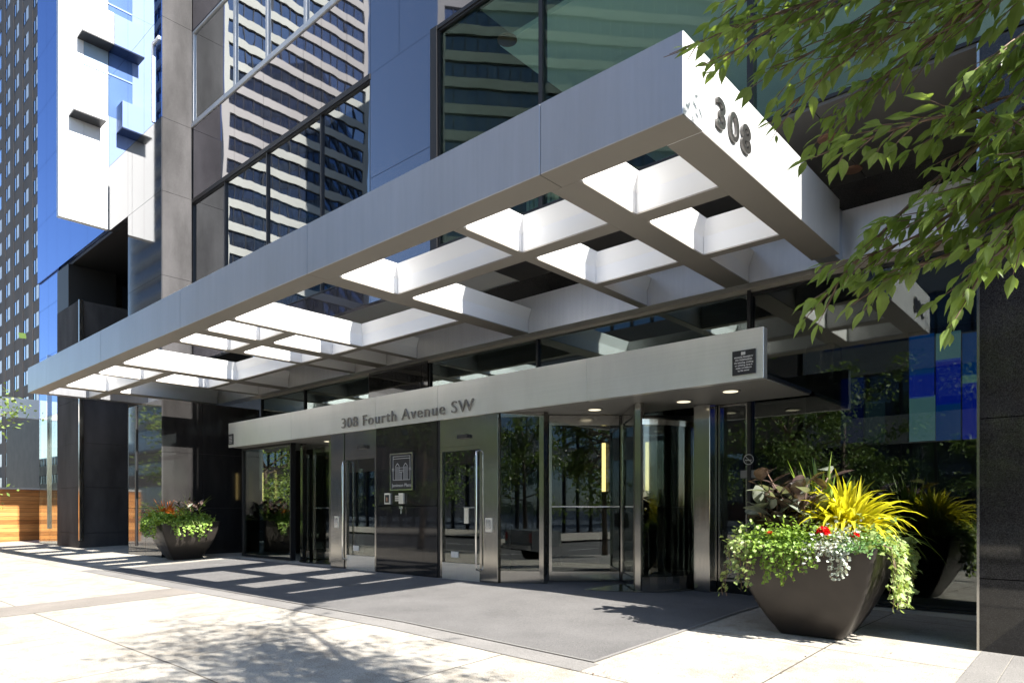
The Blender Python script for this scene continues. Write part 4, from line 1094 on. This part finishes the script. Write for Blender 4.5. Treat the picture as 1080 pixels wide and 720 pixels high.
rest = rest.build('more_windows', 'tower_blue', tw); rest['kind'] = 'stuff'
# mesh data of w0/f0 was built relative to tower origin: bring back
for me in (w0.data, f0.data, glare0.data):
    for v in me.vertices: v.co += Vector((-116, 32, -1))
for o in tw.children:
    if o.name.startswith('window'): o.location = o.location - Vector((-116, 32, -1))

# shop front next door: cedar wall, dark fascia with white board
ww = thing('cedar_wall', 'low orange cedar board wall at the left edge of the sidewalk', 'wall', (-31.6, 6.5, 0))
MB().box(-31.9, -31.45, 2.5, 12, -.2, 1.93).build('boards', 'wood', ww)
MB().box(-31.45, -26.65, 8.3, 8.42, -.2, 1.93).build('boards', 'wood', ww)
MB().box(-31.95, -31.40, 2.48, 12, 1.932, 2.0).build('coping', 'kerbstone', ww)
sf_ = thing('shopfront', 'dark neighbouring shopfront with a white sign board over the cedar wall', 'shop', (-45, 10, -.5))
MB().box(-60, -34.5, 12.2, 20, -.5, 7.2).build('wall', 'interior', sf_)
MB().box(-34.48, -34.3, 3, 20, 5.0, 5.8).box(-50, -34.5, 11.9, 12.1, 4.9, 6.4).build('sign_board', 'white', sf_)
MB().box(-34.6, -34.35, 12.3, 20, 2.2, 4.9).build('shop_window', 'glass_dark', sf_)

def tower(name, label, x0, x1, y0, y1, nfl, fh, bandmat, glassmat, zb=-1.4, bh=1.35, faces='xy', pier=3.2):
    t_ = thing(name, label, 'building', ((x0 + x1) / 2, (y0 + y1) / 2, zb))
    MB().box(x0 + .35, x1 - .35, y0 + .35, y1 - .35, zb, zb + nfl * fh + 6).build('glazing', glassmat, t_)
    for i in range(nfl):
        z = zb + 6 + i * fh
        MB().box(x0, x1, y0, y1, z, z + bh).build('spandrel_band', bandmat, t_)
    mb = MB(); y = y0 + pier
    while y < y1 - .5:
        mb.box(x1 - .34, x1 - .2, y - .06, y + .06, zb, zb + nfl * fh + 5.9); y += pier / 2
    x = x0 + pier
    while x < x1 - .5:
        mb.box(x - .06, x + .06, y1 - .34, y1 - .2, zb, zb + nfl * fh + 5.9); x += pier / 2
    mb.build('mullions', 'frame', t_)
    for (a, b) in ((x1 - .9, y0 - .03), (x1 - .9, y1 - .87), (x0 - .03, y1 - .87)): MB().box(a, a + .93, b, b + .9, zb, zb + nfl * fh + 6.2).build('corner_pier', bandmat, t_)
    return t_
tower('banded_tower', 'tall tower banded in cream concrete far across the street', -140, -105, -61.5, -34, 30, 3.7, 'band', 'tower_glass')
t2 = tower('banded_tower', 'tall grey banded tower across the street, the nearer and wider one', -22, 0, -42, 0, 24, 3.7, 'band_grey', 'tower_glass')
t2.rotation_euler = (0, 0, math.radians(41.9))
cr = t2.location.copy(); k = Matrix.Rotation(math.radians(41.9), 3, 'Z') @ Vector((0 - cr.x, 0 - cr.y, 0))
t2.location = Vector((-71 - k.x, -48.6 - k.y, cr.z))
tower('brick_block', 'dark brick block across the street behind the far trees', -62, -14, -40, -21, 3, 3.5, 'tan', 'tower_glass', bh=2.0)
tower('long_block', 'long low dark block far along the opposite side of the street', -175, -64, -42, -26, 2, 3.6, 'tan', 'tower_glass', bh=1.9)
tower('office_block', 'low grey block across the street to the right of the dark brick one', -13.6, 34, -44, -21, 3, 3.8, 'band_grey', 'tower_glass', bh=1.5)

# ================================================================== PARKED PICKUP (seen mirrored in the door glass)
def pickup(X, Y, Zg):
    t_ = thing('pickup_truck', 'silver grey pickup truck parked at the kerb and mirrored in the door glass', 'truck', (X, Y, Zg))
    def side(pts, y0, y1, name, mat, bev=0):
        mb = MB(); n = len(pts); mb.v = [(X + a, y0, Zg + b) for a, b in pts] + [(X + a, y1, Zg + b) for a, b in pts]
        mb.f = [tuple(range(n)), tuple(reversed(range(n, 2 * n)))] + [(i, n + i, n + (i + 1) % n, (i + 1) % n) for i in range(n)]
        return mb.build(name, mat, t_, bevel=bev)
    def arch(cx, r_): return [(cx + r_ * math.cos(a), .38 + r_ * math.sin(a)) for a in [math.pi * (1 - i / 10) for i in range(11)]]
    low = [(-2.75, .45)] + [(-2.75, .48)] + arch(-1.75, .46) + arch(1.62, .46) + [(2.65, .45), (2.7, .75), (2.62, 1.0), (1.5, 1.12), (.9, 1.14), (-.75, 1.14), (-2.75, 1.14)]
    side(low, Y - .95, Y + .95, 'body', 'car', .0)
    side([(-.7, 1.142), (1.05, 1.142), (.45, 1.78), (-.55, 1.82), (-.68, 1.7)], Y - .8, Y + .8, 'cab', 'car')
    for s in (-1, 1):
        side([(-.58, 1.19), (.08, 1.19), (.08, 1.70), (-.5, 1.72)], Y + s * .805 - .004, Y + s * .805 + .004, 'side_window', 'glass_dark')
        side([(.14, 1.19), (.88, 1.19), (.4, 1.68), (.14, 1.70)], Y + s * .805 - .004, Y + s * .805 + .004, 'side_window', 'glass_dark')
        MB().box(X - .2, X - .04, Y + s * .96 - .012, Y + s * .96 + .012, Zg + .98, Zg + 1.02).build('door_handle', 'chrome', t_)
        MB().box(X + .78, X + .9, Y + s * 1.0 - .1, Y + s * 1.0 + .1, Zg + 1.12, Zg + 1.3).build('mirror', 'frame', t_)
        MB().box(X + 2.5, X + 2.665, Y + s * .72 - .2, Y + s * .72 + .2, Zg + .78, Zg + .95).build('headlight', 'lens', t_)
        MB().box(X - 2.77, X - 2.7, Y + s * .85 - .08, Y + s * .85 + .08, Zg + .75, Zg + 1.05).build('tail_light', 'lens_red', t_)
        for cx in (-1.75, 1.62):
            wb = MB().tube([(X + cx, Y + s * .72, Zg + .38), (X + cx, Y + s * .93, Zg + .38)], .38, 24).build('wheel', 'tyre', t_)
            rm = MB().tube([(X + cx, Y + s * .90, Zg + .38), (X + cx, Y + s * .945, Zg + .38)], [.24, .22], 20)
            rm.build('rim', 'steel', wb)
            sp = MB()
            for k in range(6):
                a = k * math.pi / 3; sp.tube([(X + cx, Y + s * .952, Zg + .38), (X + cx + .2 * math.cos(a), Y + s * .952, Zg + .38 + .2 * math.sin(a))], .022, 5)
            sp.build('spoke', 'frame', wb)
    mb = MB().face([(X + 1.06, Y - .72, Zg + 1.16), (X + 1.06, Y + .72, Zg + 1.16), (X + .50, Y + .68, Zg + 1.74), (X + .50, Y - .68, Zg + 1.74)])
    mb.build('windscreen', 'glass_dark', t_)
    MB().box(X + 2.62, X + 2.76, Y - .92, Y + .92, Zg + .45, Zg + .66).build('bumper', 'chrome', t_)
    MB().box(X - 2.88, X - 2.76, Y - .9, Y + .9, Zg + .5, Zg + .66).build('bumper', 'chrome', t_)
pickup(1.6, -2.9, gz(1.6, -1.6) - .14)
